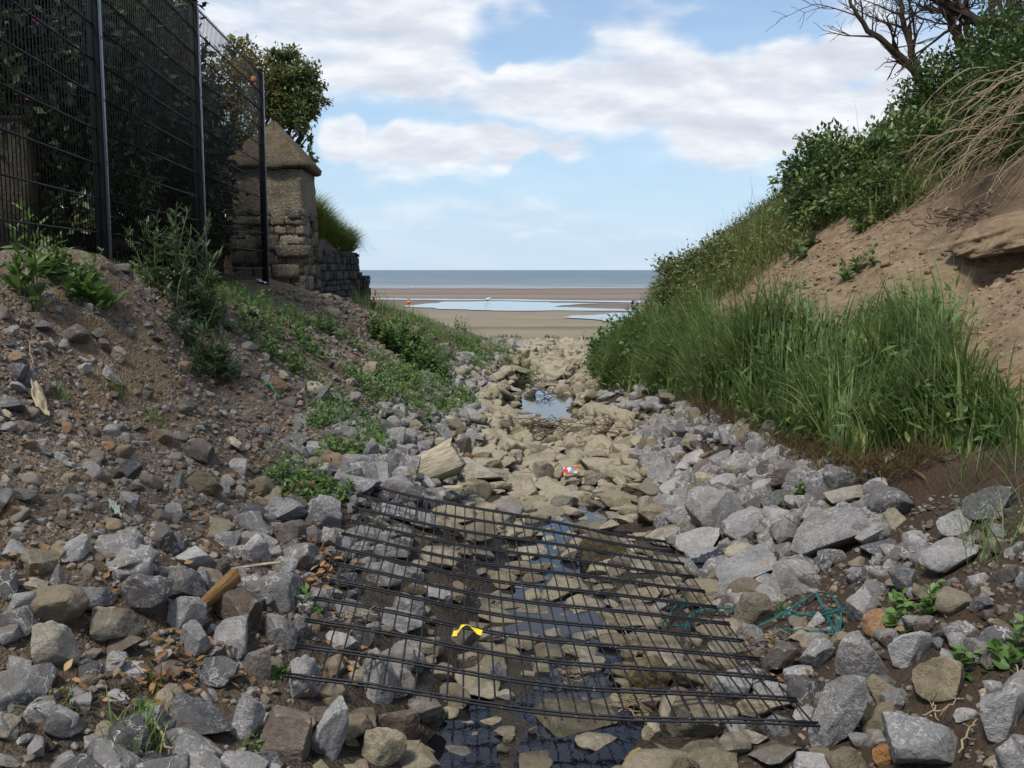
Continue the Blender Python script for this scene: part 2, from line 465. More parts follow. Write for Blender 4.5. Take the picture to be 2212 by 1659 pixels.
def mat_ground():
    m, t, b = new_mat('bank_ground')
    pos = t.node('ShaderNodeNewGeometry').outputs['Position']
    big = t.noise(pos, 1.3, 5, .6)
    mid = t.noise(pos, 9, 5, .65)
    fine = t.noise(pos, 70, 4, .7)
    wpos = t.vmath('ADD', pos, t.vmath('SCALE', t.noise(pos, 20, 2, .5, out=1), .03))
    v1 = t.voro(wpos, 46); c1 = t.voro(wpos, 46, out='Color')
    v2 = t.voro(wpos, 105); c2 = t.voro(wpos, 105, out='Color')
    def grey(c):
        s = t.node('ShaderNodeSeparateColor'); t.put(s.inputs[0], c); return s.outputs[0]
    g1 = t.ramp(grey(c1), [(0, (.028, .023, .018)), (.35, (.080, .067, .053)), (.62, (.125, .101, .075)), (.8, (.19, .175, .16)), (.93, (.22, .145, .09)), (1, (.36, .33, .28))])
    g2 = t.ramp(grey(c2), [(0, (.030, .024, .018)), (.5, (.092, .076, .059)), (.85, (.17, .15, .125)), (1, (.36, .32, .27))])
    grav = t.mix(t.smooth(grey(c1), .45, .55), g2, g1)
    earth = t.mix(mid, (.055, .036, .020), (.150, .104, .062))
    earth = t.mix(t.smooth(fine, .45, .72, 0, .6), earth, (.17, .135, .10))
    base = t.mix(t.smooth(t.math('ADD', t.math('MULTIPLY', big, .55), t.math('MULTIPLY', mid, .5)), .46, .62), grav, earth)
    base = t.mix(t.math('MULTIPLY', t.attr('tan_earth'), t.smooth(mid, .3, .55)), base, t.mix(mid, (.105, .070, .040), (.21, .150, .093)))
    # sand of the right bank: pale, streaked downhill, redder pockets
    smap = t.vmath('MULTIPLY', pos, (2.2, 3.2, 7.0))
    sn = t.noise(smap, 1.6, 6, .65, .6)
    sand = t.ramp(sn, [(.25, (.105, .068, .039)), (.42, (.190, .134, .080)), (.60, (.260, .192, .120)), (.8, (.31, .210, .115))])
    sand = t.mix(t.smooth(t.noise(pos, 2.4, 3, .6), .58, .72, 0, .55), sand, (.24, .135, .068))
    sand = t.mix(t.smooth(fine, .35, .75, 0, .35), sand, (.12, .085, .06))
    lump = t.noise(pos, 14, 6, .7)
    sand = t.mix(t.smooth(lump, .50, .36, 0, .55), sand, (.085, .058, .040))
    base = t.mix(t.attr('sand'), base, sand)
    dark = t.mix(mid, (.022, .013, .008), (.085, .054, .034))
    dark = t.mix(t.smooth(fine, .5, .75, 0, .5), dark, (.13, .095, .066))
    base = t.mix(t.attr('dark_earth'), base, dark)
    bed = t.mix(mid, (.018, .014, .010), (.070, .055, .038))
    base = t.mix(t.math('MULTIPLY', t.attr('stony'), .72), base, t.mix(mid, (.020, .015, .011), (.075, .056, .040)))  # shade in the gaps between stones, painted into the soil colour
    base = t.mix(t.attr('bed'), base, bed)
    bsand = t.mix(t.noise(pos, 3, 5, .7), (.15, .118, .078), (.235, .19, .13))
    base = t.mix(t.attr('beach'), base, bsand)
    soft = t.math('SUBTRACT', 1.0, t.math('MAXIMUM', t.attr('sand'), t.attr('beach')), clamp=True)
    hb = t.math('ADD', t.math('MULTIPLY', t.math('ADD', t.math('MULTIPLY', v1, -.6), t.math('MULTIPLY', v2, -.35)), soft), t.math('ADD', t.math('MULTIPLY', fine, .25), t.math('ADD', t.math('MULTIPLY', sn, .5), t.math('MULTIPLY', lump, .9))))
    rough = t.math('SUBTRACT', .95, t.math('MULTIPLY', t.attr('bed'), .45))
    put(t, b, base, rough, t.bump(hb, .75, .035), .3)
    return m

def stone_mat(name, cols, vein=0.0, moss=0.0, spot=0.0, wet=False):
    m, t, b = new_mat(name)
    oi = t.node('ShaderNodeObjectInfo').outputs['Random']
    pos = t.node('ShaderNodeNewGeometry')
    off = t.node('ShaderNodeCombineXYZ')
    for i, k in enumerate((37.0, 61.0, 83.0)):
        t.put(off.inputs[i], t.math('MULTIPLY', oi, k))
    p = t.vmath('ADD', pos.outputs['Position'], off.outputs[0])
    big = t.noise(p, 7, 5, .6)
    mid = t.noise(p, 32, 6, .68)
    fine = t.noise(p, 150, 3, .7)
    col = t.ramp(t.math('ADD', t.math('MULTIPLY', big, .6), t.math('MULTIPLY', mid, .4)), [(.30, cols[0]), (.48, cols[1]), (.66, cols[2])])
    h = t.math('FRACT', t.math('MULTIPLY', oi, 7.31))
    hs = t.node('ShaderNodeHueSaturation')
    t.put(hs.inputs['Value'], t.lin(h, 0, 1, .75, 1.32))
    t.put(hs.inputs['Saturation'], t.lin(t.math('FRACT', t.math('MULTIPLY', oi, 13.7)), 0, 1, .6, 1.3))
    t.put(hs.inputs['Color'], col)
    col = hs.outputs[0]
    col = t.mix(t.smooth(t.noise(p, 60, 5, .75), .50, .62, 0, .45), col, t.mix(.55, col, (.02, .018, .017)))
    # brown clay clinging in patches
    col = t.mix(t.smooth(t.noise(p, 4.5, 4, .6), .56, .74, 0, .6), col, (.13, .092, .060))
    col = t.mix(t.smooth(fine, .56, .75, 0, .35), col, (.30, .285, .27))
    col = t.mix(t.smooth(fine, .46, .30, 0, .4), col, (.035, .031, .028))
    pt = pos.outputs['Pointiness']
    if vein > 0:
        wv = t.vmath('ADD', p, t.vmath('SCALE', t.vmath('SUBTRACT', t.noise(p, 17, 4, .65, out=1), (.5, .5, .5)), .10))
        e1 = t.voro(wv, 11, 'DISTANCE_TO_EDGE')
        e2 = t.voro(wv, 26, 'DISTANCE_TO_EDGE')
        keep = t.smooth(t.noise(p, 9, 3, .6), .45, .58)
        keep2 = t.smooth(t.noise(p, 13, 3, .6), .42, .56)
        ln = t.math('MAXIMUM', t.math('MULTIPLY', t.smooth(e1, .030, .004), keep), t.math('MULTIPLY', t.smooth(e2, .045, .006), t.math('MULTIPLY', keep2, .8)))
        dust = t.math('MULTIPLY', t.smooth(t.noise(p, 75, 5, .75), .48, .64), t.smooth(t.noise(p, 6, 4, .65), .42, .62))
        own = t.smooth(t.math('FRACT', t.math('MULTIPLY', oi, 23.3)), .25, 1.1)
        wht = t.math('MULTIPLY', t.math('MAXIMUM', t.math('MULTIPLY', ln, own), t.math('MULTIPLY', dust, .75)), vein)
        col = t.mix(wht, col, (.50, .49, .475))
    edge = t.math('MULTIPLY', t.smooth(pt, .515, .60), t.smooth(mid, .38, .6))
    col = t.mix(t.math('MULTIPLY', edge, .9), col, (.46, .445, .42) if vein else (.40, .345, .26))
    if spot:
        col = t.mix(t.math('MULTIPLY', t.smooth(t.noise(p, 24, 3, .6), .56, .63), spot), col, (.045, .036, .026))
    if moss:
        col = t.mix(t.math('MULTIPLY', t.smooth(t.noise(p, 14, 5, .65), .48, .62), moss), col, (.060, .062, .018))
    hgt = t.math('ADD', t.math('MULTIPLY', mid, .7), t.math('MULTIPLY', fine, .3))
    put(t, b, col, .35 if wet else .86, t.bump(hgt, .85, .028), .35)
    return m

def leaf_mat(name, c_dark, c_mid, c_light, rough=.45, trans=.28, spec=.4):
    m, t, b = new_mat(name)
    ti = t.attr('tint')
    col = t.ramp(ti, [(0.0, c_dark), (.5, c_mid), (1.0, c_light)])
    pos = t.node('ShaderNodeNewGeometry').outputs['Position']
    col = t.mix(t.smooth(t.noise(pos, 3.0, 3, .6), .3, .7), col, t.mix(.5, col, c_dark))
    put(t, b, col, rough, None, spec)
    tr = t.node('ShaderNodeBsdfTranslucent')
    t.put(tr.inputs[0], t.mix(.5, col, c_light))
    mx = t.node('ShaderNodeMixShader')
    mx.inputs[0].default_value = trans
    out = t.n['Material Output']
    t.l.new(b.outputs[0], mx.inputs[1]); t.l.new(tr.outputs[0], mx.inputs[2])
    t.l.new(mx.outputs[0], out.inputs[0])
    return m
def tint_mat(name, stops, rough=.8, spec=.3, scale=60, bump=.4):
    """a colour picked per piece along a range, with grain"""
    m, t, b = new_mat(name)
    pos = t.node('ShaderNodeNewGeometry').outputs['Position']
    n = t.noise(pos, scale, 4, .65)
    col = t.ramp(t.attr('tint'), stops)
    col = t.mix(t.smooth(n, .35, .7, 0, .55), col, t.mix(.6, col, (.02, .017, .014)))
    put(t, b, col, rough, t.bump(n, bump, .01), spec)
    return m

def cobble_mat():
    m, t, b = new_mat('cobble')
    pos = t.node('ShaderNodeNewGeometry')
    p = pos.outputs['Position']
    ti = t.attr('tint')
    col = t.ramp(ti, [(0, (.080, .077, .077)), (.35, (.205, .198, .195)), (.60, (.31, .297, .288)), (.66, (.175, .145, .100)), (.82, (.265, .225, .155)), (1, (.38, .335, .24))])
    n = t.noise(p, 38, 6, .72); f = t.noise(p, 120, 3, .7)
    col = t.mix(t.smooth(n, .40, .66, 0, .5), col, t.mix(.6, col, (.03, .026, .022)))
    col = t.mix(t.smooth(t.noise(p, 7, 4, .6), .55, .72, 0, .5), col, (.12, .088, .058))
    wv = t.vmath('ADD', p, t.vmath('SCALE', t.vmath('SUBTRACT', t.noise(p, 19, 3, .65, out=1), (.5, .5, .5)), .09))
    e = t.voro(wv, 15, 'DISTANCE_TO_EDGE')
    ln = t.math('MULTIPLY', t.smooth(e, .050, .008), t.math('MULTIPLY', t.smooth(t.noise(p, 11, 3, .6), .42, .55), t.smooth(ti, .64, .58)))
    col = t.mix(t.math('MAXIMUM', ln, t.smooth(f, .60, .76, 0, .4)), col, (.44, .43, .41))
    put(t, b, col, .88, t.bump(t.math('ADD', n, t.math('MULTIPLY', f, .4)), .85, .022), .3)
    return m
M = {}
M['ground'] = mat_ground()
M['grey'] = stone_mat('grey_limestone', ((.120, .116, .115), (.240, .232, .228), (.350, .337, .325)), vein=.95)
M['dark'] = stone_mat('dark_limestone', ((.044, .044, .047), (.088, .087, .090), (.140, .137, .137)), vein=.75)
M['buff'] = stone_mat('buff_stone', ((.130, .110, .080), (.235, .204, .150), (.335, .298, .225)), spot=.25)
M['mossy'] = stone_mat('mossy_stone', ((.090, .072, .040), (.150, .125, .075), (.230, .195, .125)), moss=.65, spot=.35)
M['brown'] = stone_mat('brown_stone', ((.060, .045, .036), (.110, .086, .070), (.175, .140, .112)), vein=.12)
M['rust'] = stone_mat('rusty_stone', ((.17, .080, .030), (.27, .140, .055), (.34, .220, .120)), vein=.1)
M['pale'] = stone_mat('pale_stone', ((.24, .20, .13), (.36, .31, .22), (.46, .41, .31)), spot=.2)
M['ochre'] = stone_mat('ochre_stone', ((.30, .19, .05), (.46, .31, .09), (.55, .40, .17)), spot=.4)
M['gravel'] = tint_mat('gravel', [(0, (.034, .029, .023)), (.25, (.100, .084, .066)), (.5, (.170, .145, .118)), (.66, (.245, .235, .225)), (.8, (.22, .165, .108)), (.92, (.20, .105, .055)), (1, (.45, .42, .37))], .9)
M['cobble'] = cobble_mat()
M['black_steel'] = plain('black_powder_coat', (.0035, .0035, .0045), .5, .18, 0, .3, 60, .1)
M['grass'] = leaf_mat('grass_blades', (.034, .072, .016), (.100, .180, .044), (.31, .38, .13), .5, .34)
M['straw'] = leaf_mat('dry_grass', (.12, .08, .035), (.24, .17, .075), (.38, .30, .16), .7, .25)
M['fine_grass'] = leaf_mat('bank_grass', (.055, .080, .020), (.135, .175, .045), (.32, .32, .12), .6, .3)
M['bright_grass'] = leaf_mat('bright_grass', (.050, .085, .012), (.120, .170, .022), (.26, .30, .055), .5, .35)
M['bramble'] = leaf_mat('bramble_leaves', (.022, .045, .011), (.066, .125, .027), (.20, .27, .08), .42, .22)
M['weed'] = leaf_mat('weed_leaves', (.036, .080, .016), (.090, .180, .036), (.20, .30, .085), .5, .28)
M['thistle'] = leaf_mat('thistle_leaves', (.026, .055, .017), (.065, .120, .038), (.17, .22, .095), .5, .25)
M['tree_dark'] = leaf_mat('dark_evergreen', (.010, .017, .007), (.030, .050, .016), (.14, .17, .055), .4, .15)
M['tree_gold'] = leaf_mat('golden_leaves', (.024, .036, .012), (.115, .115, .034), (.46, .36, .11), .4, .34)
M['tree_green'] = leaf_mat('tree_leaves', (.022, .038, .012), (.080, .110, .030), (.32, .34, .11), .4, .3)
M['bark'] = plain('bark', (.055, .040, .028), .9, .2, 0, .5, 25, .8)
M['twig'] = tint_mat('twig', [(0, (.030, .020, .014)), (.5, (.10, .07, .045)), (1, (.36, .28, .17))], .85)
M['dead_leaf'] = leaf_mat('dead_leaves', (.10, .045, .016), (.27, .145, .050), (.46, .30, .13), .6, .2)

# ------------------------------------------------------------------ the ground, one sheet to beyond the waterline
def build_ground():
    xs = np.concatenate([-np.geomspace(260, 5.2, 46), np.arange(-5.0, -3.3, .09), np.arange(-3.3, 4.4, .030), np.arange(4.4, 7, .09), np.geomspace(7.1, 260, 46)])
    ys = [1.3]
    while ys[-1] < 30.2:
        ys.append(ys[-1] + max(.026, .0052 * ys[-1]))
    n_near = len(ys)
    while ys[-1] < 172:
        ys.append(ys[-1] * 1.02)
    ys = np.array(ys)
    X, Y = np.meshgrid(xs, ys)
    Z = np.empty_like(X)
    near = Y < 31.2
    inner = near & (np.abs(X) < 16)
    Z[:] = beach_z(X, Y) + 0.015 * fbm(X * .6, Y * .25, 30)
    Z[inner] = H(X[inner], Y[inner])
    edge = near & (np.abs(X) >= 16)
    Z[edge] = H(np.clip(X[edge], -16, 16), Y[edge]) - .1
    nx = len(xs)
    V = np.stack([X, Y, Z], -1).reshape(-1, 3)
    # surface kinds
    x, y, z = V.T
    px, py = to_photo(x, y, z)
    sx = stream_x(y)
    nz = fbm(x * 1.6, y * 1.6, 41, 3)
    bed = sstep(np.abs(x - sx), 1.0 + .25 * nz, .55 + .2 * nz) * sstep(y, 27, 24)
    sand_s = sstep(x - sx, .9, 1.5) * sstep(z + .12 * nz, .72, 1.02) * sstep(y, 24, 20)
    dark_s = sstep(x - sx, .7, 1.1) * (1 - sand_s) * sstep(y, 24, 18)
    beach_s = sstep(y + 1.5 * nz, 24, 29)
    # dark topsoil full of roots, a layer under the crest plants
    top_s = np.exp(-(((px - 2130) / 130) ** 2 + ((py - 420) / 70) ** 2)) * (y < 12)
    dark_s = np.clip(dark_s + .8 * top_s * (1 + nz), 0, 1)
    gap_shade_s = sstep(np.abs(x - sx) + .35 * nz, 2.0, 1.2) * sstep(y, 20, 12)  # extent of the painted gap shade, along both sides of the stream
    tan_s = sstep(x, -.9, -1.5) * np.clip(.45 + .9 * fbm(x * .7 + 3, y * .7, 44, 2) + .6 * np.exp(-(((px - 310) / 190) ** 2 + ((py - 790) / 170) ** 2)), 0, 1)
    def part(name, rows, mat):
        a, bnd = rows
        i = np.arange(a, bnd - 1)[:, None] * nx; j = np.arange(nx - 1)[None, :]
        F = np.stack([i + j, i + j + 1, i + nx + j + 1, i + nx + j], -1).reshape(-1, 4) - a * nx
        o = mesh_np(name, V[a * nx:bnd * nx], [F], mat, smooth=True)
        for nm, arr in (('stony', gap_shade_s), ('sand', sand_s), ('dark_earth', dark_s), ('bed', bed), ('beach', beach_s), ('tan_earth', tan_s)):
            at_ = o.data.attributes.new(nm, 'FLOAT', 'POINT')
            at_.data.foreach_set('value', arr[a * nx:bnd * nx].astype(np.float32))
        o['kind'] = 'structure'
        return o
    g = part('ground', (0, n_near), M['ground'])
    # beach: bands of wet and dry sand
    m, t, b = new_mat('beach_sand')
    pos = t.node('ShaderNodeNewGeometry').outputs['Position']
    sp_ = t.node('ShaderNodeSeparateXYZ'); t.put(sp_.inputs[0], pos)
    warpy = t.math('ADD', sp_.outputs[1], t.math('MULTIPLY', t.math('SUBTRACT', t.noise(t.vmath('MULTIPLY', pos, (.02, .10, 0)), 1.0, 4, .6), .5), 12.0))
    col = t.ramp(t.lin(warpy, 28, 168), [(0.0, (.205, .165, .112)), (.04, (.225, .19, .128)), (.055, (.13, .105, .07)), (.07, (.235, .20, .135)), (.10, (.20, .168, .112)), (.12, (.235, .198, .138)), (.19, (.20, .165, .118)), (.23, (.145, .115, .088)), (.38, (.155, .118, .092)), (.46, (.225, .172, .13)),
                                         (.56, (.15, .114, .092)), (.68, (.205, .155, .12)), (.80, (.145, .108, .09)), (.9, (.19, .142, .115)), (1.0, (.10, .08, .074))])
    fine = t.noise(t.vmath('MULTIPLY', pos, (.35, 1.4, 1)), 1.4, 6, .7)
    col = t.mix(t.smooth(fine, .42, .68, 0, .5), col, t.mix(.55, col, (.05, .035, .028)))
    wet = t.smooth(t.noise(t.vmath('MULTIPLY', pos, (.03, .16, 0)), 1.0, 4, .6), .5, .62)
    wet = t.math('MULTIPLY', wet, t.smooth(sp_.outputs[1], 46, 75))
    put(t, b, col, t.math('SUBTRACT', .9, t.math('MULTIPLY', wet, .35)), t.bump(fine, .4, .12), .3)
    part('beach', (n_near - 1, len(ys)), m)
build_ground()

# ------------------------------------------------------------------ sea, tidal pools and the stream
def build_water():
    m, t, b = new_mat('sea_water')
    pos = t.node('ShaderNodeNewGeometry').outputs['Position']
    n1 = t.noise(t.vmath('MULTIPLY', pos, (.05, .22, 1)), 1.0, 6, .65)
    n2 = t.noise(t.vmath('MULTIPLY', pos, (.008, .045, 1)), 1.0, 5, .7)
    sp_ = t.node('ShaderNodeSeparateXYZ'); t.put(sp_.inputs[0], pos)
    col = t.mix(n2, (.10, .16, .205), (.18, .25, .30))
    col = t.mix(t.smooth(n1, .44, .60, 0, .6), col, (.05, .070, .090))
    col = t.mix(t.smooth(n1, .42, .30, 0, .5), col, (.24, .28, .31))
    shore = t.smooth(sp_.outputs[1], 420, 150)
    col = t.mix(t.math('MULTIPLY', shore, .45), col, (.21, .215, .215))
    foam = t.math('MULTIPLY', t.smooth(t.noise(t.vmath('MULTIPLY', pos, (.02, .30, 1)), 1.0, 4, .6), .52, .60), t.smooth(sp_.outputs[1], 215, 160))
    col = t.mix(t.math('MULTIPLY', foam, .8), col, (.55, .57, .58))
    put(t, b, col, .55, t.bump(n1, .6, 1.5), .22)
    xs = np.array([-9000., -2500, -700, -180, 0, 180, 700, 2500, 9000]); ys = np.array([150., 165, 200, 280, 450, 900, 2500, 7000, 16000])
    X, Y = np.meshgrid(xs, ys)
    zs = float(beach_z(0, 157))
    V = np.stack([X, Y, np.full_like(X, zs)], -1).reshape(-1, 3)
    i = np.arange(len(ys) - 1)[:, None] * len(xs); j = np.arange(len(xs) - 1)[None]
    F = np.stack([i + j, i + j + 1, i + len(xs) + j + 1, i + len(xs) + j], -1).reshape(-1, 4)
    o = mesh_np('sea', V, [F], m); o['kind'] = 'structure'
    # pools left on the beach by the tide
    m2, t, b = new_mat('tidal_pool_water')
    pos = t.node('ShaderNodeNewGeometry').outputs['Position']
    rip = t.noise(t.vmath('MULTIPLY', pos, (1.0, 3.0, 1)), 2.0, 4, .6)
    put(t, b, (.05, .06, .07), .05, t.bump(rip, .05, .05), .5)
    def pool(outline, seed):
        """irregular sheet of water, outline in photo points on the beach"""
        w3 = []
        for k, (qx, qy) in enumerate(outline):
            a, bb = uv_dir(qx, qy)
            d = 40.0
            for _ in range(25):
                d = (float(beach_z(0, d)) - CAM_H) / bb
            w3.append((a * d, d))
        P = np.array(w3); n = len(P)
        fine = []
        for k in range(n):
            p, q = P[k], P[(k + 1) % n]
            for s in np.linspace(0, 1, 14, endpoint=False):
                r = p * (1 - s) + q * s
                fine.append((r[0] + 1.1 * fbm(r[0] * .35, r[1] * .35, seed, 4), r[1] + 1.6 * fbm(r[0] * .3, r[1] * .3, seed + 7, 4)))
        bm = bmesh.new()
        vs = [bm.verts.new((x, y, float(beach_z(x, y)) + .035)) for x, y in fine]
        bm.faces.new(vs)
        bmesh.ops.triangulate(bm, faces=bm.faces[:])
        me = bpy.data.meshes.new('tidal_pool'); bm.to_mesh(me); bm.free()
        me.materials.append(m2)
        o = bpy.data.objects.new('tidal_pool', me); COL.objects.link(o)
        o['kind'] = 'structure'
    pool([(880, 661), (960, 652), (1090, 651), (1280, 657), (1190, 663), (1270, 666), (1450, 673), (1450, 678), (1330, 673), (1180, 672), (1000, 671), (930, 669)], 51)
    pool([(800, 645), (1000, 647), (1200, 649), (1440, 652), (1440, 656), (1250, 652), (1060, 650), (900, 649), (800, 648)], 57)
    pool([(1240, 687), (1300, 680), (1390, 676), (1420, 690), (1330, 696), (1280, 691)], 61)
    # the stream
    m3, t, b = new_mat('stream_water')
    pos = t.node('ShaderNodeNewGeometry').outputs['Position']
    rip = t.noise(t.vmath('MULTIPLY', pos, (1, .7, 1)), 11, 4, .6, .5)
    put(t, b, (.006, .006, .009), .03, t.bump(rip, .07, .02), .5); b.inputs['IOR'].default_value = 1.33
    ys = np.concatenate([np.arange(1.4, 8, .08), np.arange(8, 26.5, .25)])
    V, F = [], []
    for k, y in enumerate(ys):
        for s in range(9):
            x = float(stream_x(y)) + (s - 4) * .2
            V.append((x, y, float(zwater(y)) - .012))
    i = np.arange(len(ys) - 1)[:, None] * 9; j = np.arange(8)[None]
    F = np.stack([i + j, i + j + 1, i + 10 + j, i + 9 + j], -1).reshape(-1, 4)
    o = mesh_np('stream_water', V, [F], m3, smooth=True); o['kind'] = 'structure'
build_water()

# ------------------------------------------------------------------ fence
FENCE = [(-2.12, 3.35), (-2.45, 6.05), (-2.69, 8.74), (-2.87, 11.7)]
FENCE_TOP = CAM_H + 2.25
def build_fence():
    root = empty('mesh_fence', (FENCE[1][0], FENCE[1][1], 1.7), 'tall black steel mesh fence standing along the top of the gravel bank', 'fence')
    for k, (x, y) in enumerate(FENCE):
        mb = MB()
        zb = ground(x, y) - .15
        dirv = Vector((FENCE[min(k + 1, 3)][0] - FENCE[max(k - 1, 0)][0], FENCE[min(k + 1, 3)][1] - FENCE[max(k - 1, 0)][1], 0)).normalized()
        ang = math.atan2(dirv.y, dirv.x) - math.pi / 2
        rot = Euler((0, 0, ang))
        mb.box((x, y, (zb + FENCE_TOP) / 2), (.066, .066, FENCE_TOP - zb), rot)
        po = mb.build('post', M['black_steel'], root)
        bv = po.modifiers.new('bevel', 'BEVEL'); bv.width = .004; bv.segments = 2
        mb = MB(); mb.box((x, y, FENCE_TOP + .004), (.072, .072, .012), rot); mb.build('post_cap', M['black_steel'], root)
        # flat clamping bar on the stream side of the post
        n = Vector((dirv.y, -dirv.x, 0))
        mb = MB(); mb.box((x + n.x * .038, y + n.y * .038, (zb + FENCE_TOP) / 2 - .02), (.008, .048, FENCE_TOP - zb - .06), rot)
        for q in range(7):
            mb.box((x + n.x * .043, y + n.y * .043, zb + .35 + q * .36), (.008, .014, .014), rot)
        mb.build('clamp_bar', M['bar'], root)
    for k in range(3):
        a = Vector((*FENCE[k], 0)); b = Vector((*FENCE[k + 1], 0))
        d = (b - a); L = d.length; d.normalize()
        n = Vector((d.y, -d.x, 0))
        zb = max(ground(*FENCE[k]), ground(*FENCE[k + 1])) + .03 if k else ground(*FENCE[1]) + .05
        if k == 2: zb = ground(*FENCE[3]) + .05
        top = FENCE_TOP - .03
        mb = MB()
        cnt = int((L - .08) / .05)
        for i in range(cnt + 1):
            p = a + d * (.04 + (L - .08) * i / cnt)
            mb.tube([(p.x, p.y, zb), (p.x, p.y, top + .028)], 0.0027, 5)
        rows = int((top - zb) / .2)
        for r in range(rows + 1):
            z = top - r * .2
            for s in (-1, 1):
                o = n * (.0058 * s)
                p = a + d * .02 + o; q = b - d * .02 + o
                mb.tube([(p.x, p.y, z), (q.x, q.y, z)], .0040, 5)
        mb.build('mesh_panel', M['black_steel'], root)
    # small rusty tag wired to the top of the last panel
    p = at(548, 172, 11.2)
    mb = MB(); mb.box(p, (.055, .008, .075)); mb.build('tag', M['rusty_tag'], root)
M['bar'] = plain('clamp_bar_sky_sheen', (.085, .10, .125), .35, .5, .0, .25, 40, .1)  # sky reflection on the stream side of the posts, put into the bar colour
M['rusty_tag'] = plain('rusty_tag', (.30, .12, .04), .7)
build_fence()

# ------------------------------------------------------------------ stone gate pillar and wall
def rough_block(mb, c, s, rng, rot=None, tint=None):
    """one hand-dressed stone: a box with knocked-off corners"""
    n = 3
    g = np.linspace(-.5, .5, n + 1)
    idx = {}
    V = []
    for i in range(n + 1):
        for j in range(n + 1):
            for k in range(n + 1):
                if i in (0, n) or j in (0, n) or k in (0, n):
                    idx[i, j, k] = len(V)
                    p = np.array([g[i], g[j], g[k]])
                    e = sum(1 for q in (i, j, k) if q in (0, n))
                    p = p * (1 - (.0, .0, .012, .045)[e])
                    V.append(p)
    V = np.array(V)
    V = V + rng.normal(0, .035, V.shape)
    V = V * np.array(s)
    F = []
    for i in range(n):
        for j in range(n):
            for (a, w0, w1) in (((lambda x, y, z: (x, y, z)), 0, n), ((lambda x, y, z: (z, x, y)), 0, n), ((lambda x, y, z: (y, z, x)), 0, n)):
                q = [idx[a(i, j, w0)], idx[a(i, j + 1, w0)], idx[a(i + 1, j + 1, w0)], idx[a(i + 1, j, w0)]]
                F.append(q)
                q = [idx[a(i, j, w1)], idx[a(i + 1, j, w1)], idx[a(i + 1, j + 1, w1)], idx[a(i, j + 1, w1)]]
                F.append(q)
    if rot is not None:
        V = V @ np.array(rot.to_matrix()).T
    mb.add(V + np.array(c), F, rng.random() if tint is None else tint)
def rubble_face(mb, p0, p1, z0, z1, depth, rng, mean=.24, ht=(.10, .24)):
    """coursed rubble between two ground points, stones set depth thick"""
    a = Vector((*p0, 0)); b = Vector((*p1, 0)); L = (b - a).length; d = (b - a) / L
    nrm = Vector((d.y, -d.x, 0)); ang = math.atan2(d.y, d.x)
    z = z0
    while z < z1 - .03:
        h = min(rng.uniform(*ht), z1 - z)
        s = -rng.uniform(0, .08)
        while s < L - .02:
            l = min(rng.uniform(.5, 1.6) * mean, L - s + .02)
            c = a + d * (s + l / 2) + nrm * (rng.uniform(-.018, .016))
            rough_block(mb, (c.x, c.y, z + h / 2), (l - .007, depth, h - .006), rng, Euler((0, rng.normal(0, .02), ang)))
            s += l
        z += h
def masonry_mat(name, lo, mid, hi, moss):
    m, t, b = new_mat(name)
    pos = t.node('ShaderNodeNewGeometry').outputs['Position']
    n1 = t.noise(pos, 6, 6, .7); n2 = t.noise(pos, 45, 5, .7)
    col = t.ramp(t.attr('tint'), [(0, lo), (.5, mid), (1, hi)])
    col = t.mix(t.smooth(n1, .38, .64, 0, .6), col, t.mix(.5, col, (.05, .045, .04)))
    col = t.mix(t.smooth(n2, .52, .66, 0, .65), col, tuple(min(.5, x * 1.7) for x in hi))
    col = t.mix(t.smooth(n2, .46, .34, 0, .8), col, (.025, .022, .019))
    col = t.mix(t.smooth(t.noise(pos, 16, 4, .7), .56, .68, 0, .6), col, (.045, .040, .034))
    col = t.mix(t.math('MULTIPLY', t.smooth(t.noise(pos, 3.5, 5, .7), .50, .66), moss), col, (.10, .080, .028))
    put(t, b, col, .92, t.bump(t.math('ADD', n2, t.math('MULTIPLY', n1, .6)), .9, .05), .2)
    return m
M['rubble'] = masonry_mat('rubble_stone', (.115, .098, .076), (.235, .20, .152), (.35, .30, .23), .25)
M['roughcast'] = masonry_mat('roughcast', (.20, .172, .125), (.26, .225, .165), (.30, .26, .195), .3)
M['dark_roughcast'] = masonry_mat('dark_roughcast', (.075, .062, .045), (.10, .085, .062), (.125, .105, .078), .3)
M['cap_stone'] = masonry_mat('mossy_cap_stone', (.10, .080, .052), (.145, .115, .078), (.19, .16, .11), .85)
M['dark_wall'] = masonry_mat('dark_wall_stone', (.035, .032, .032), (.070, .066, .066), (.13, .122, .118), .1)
M['mortar'] = masonry_mat('mortar', (.06, .05, .04), (.085, .07, .055), (.12, .10, .08), .2)
PIL = (-3.47, -2.61, 12.6, 13.46)
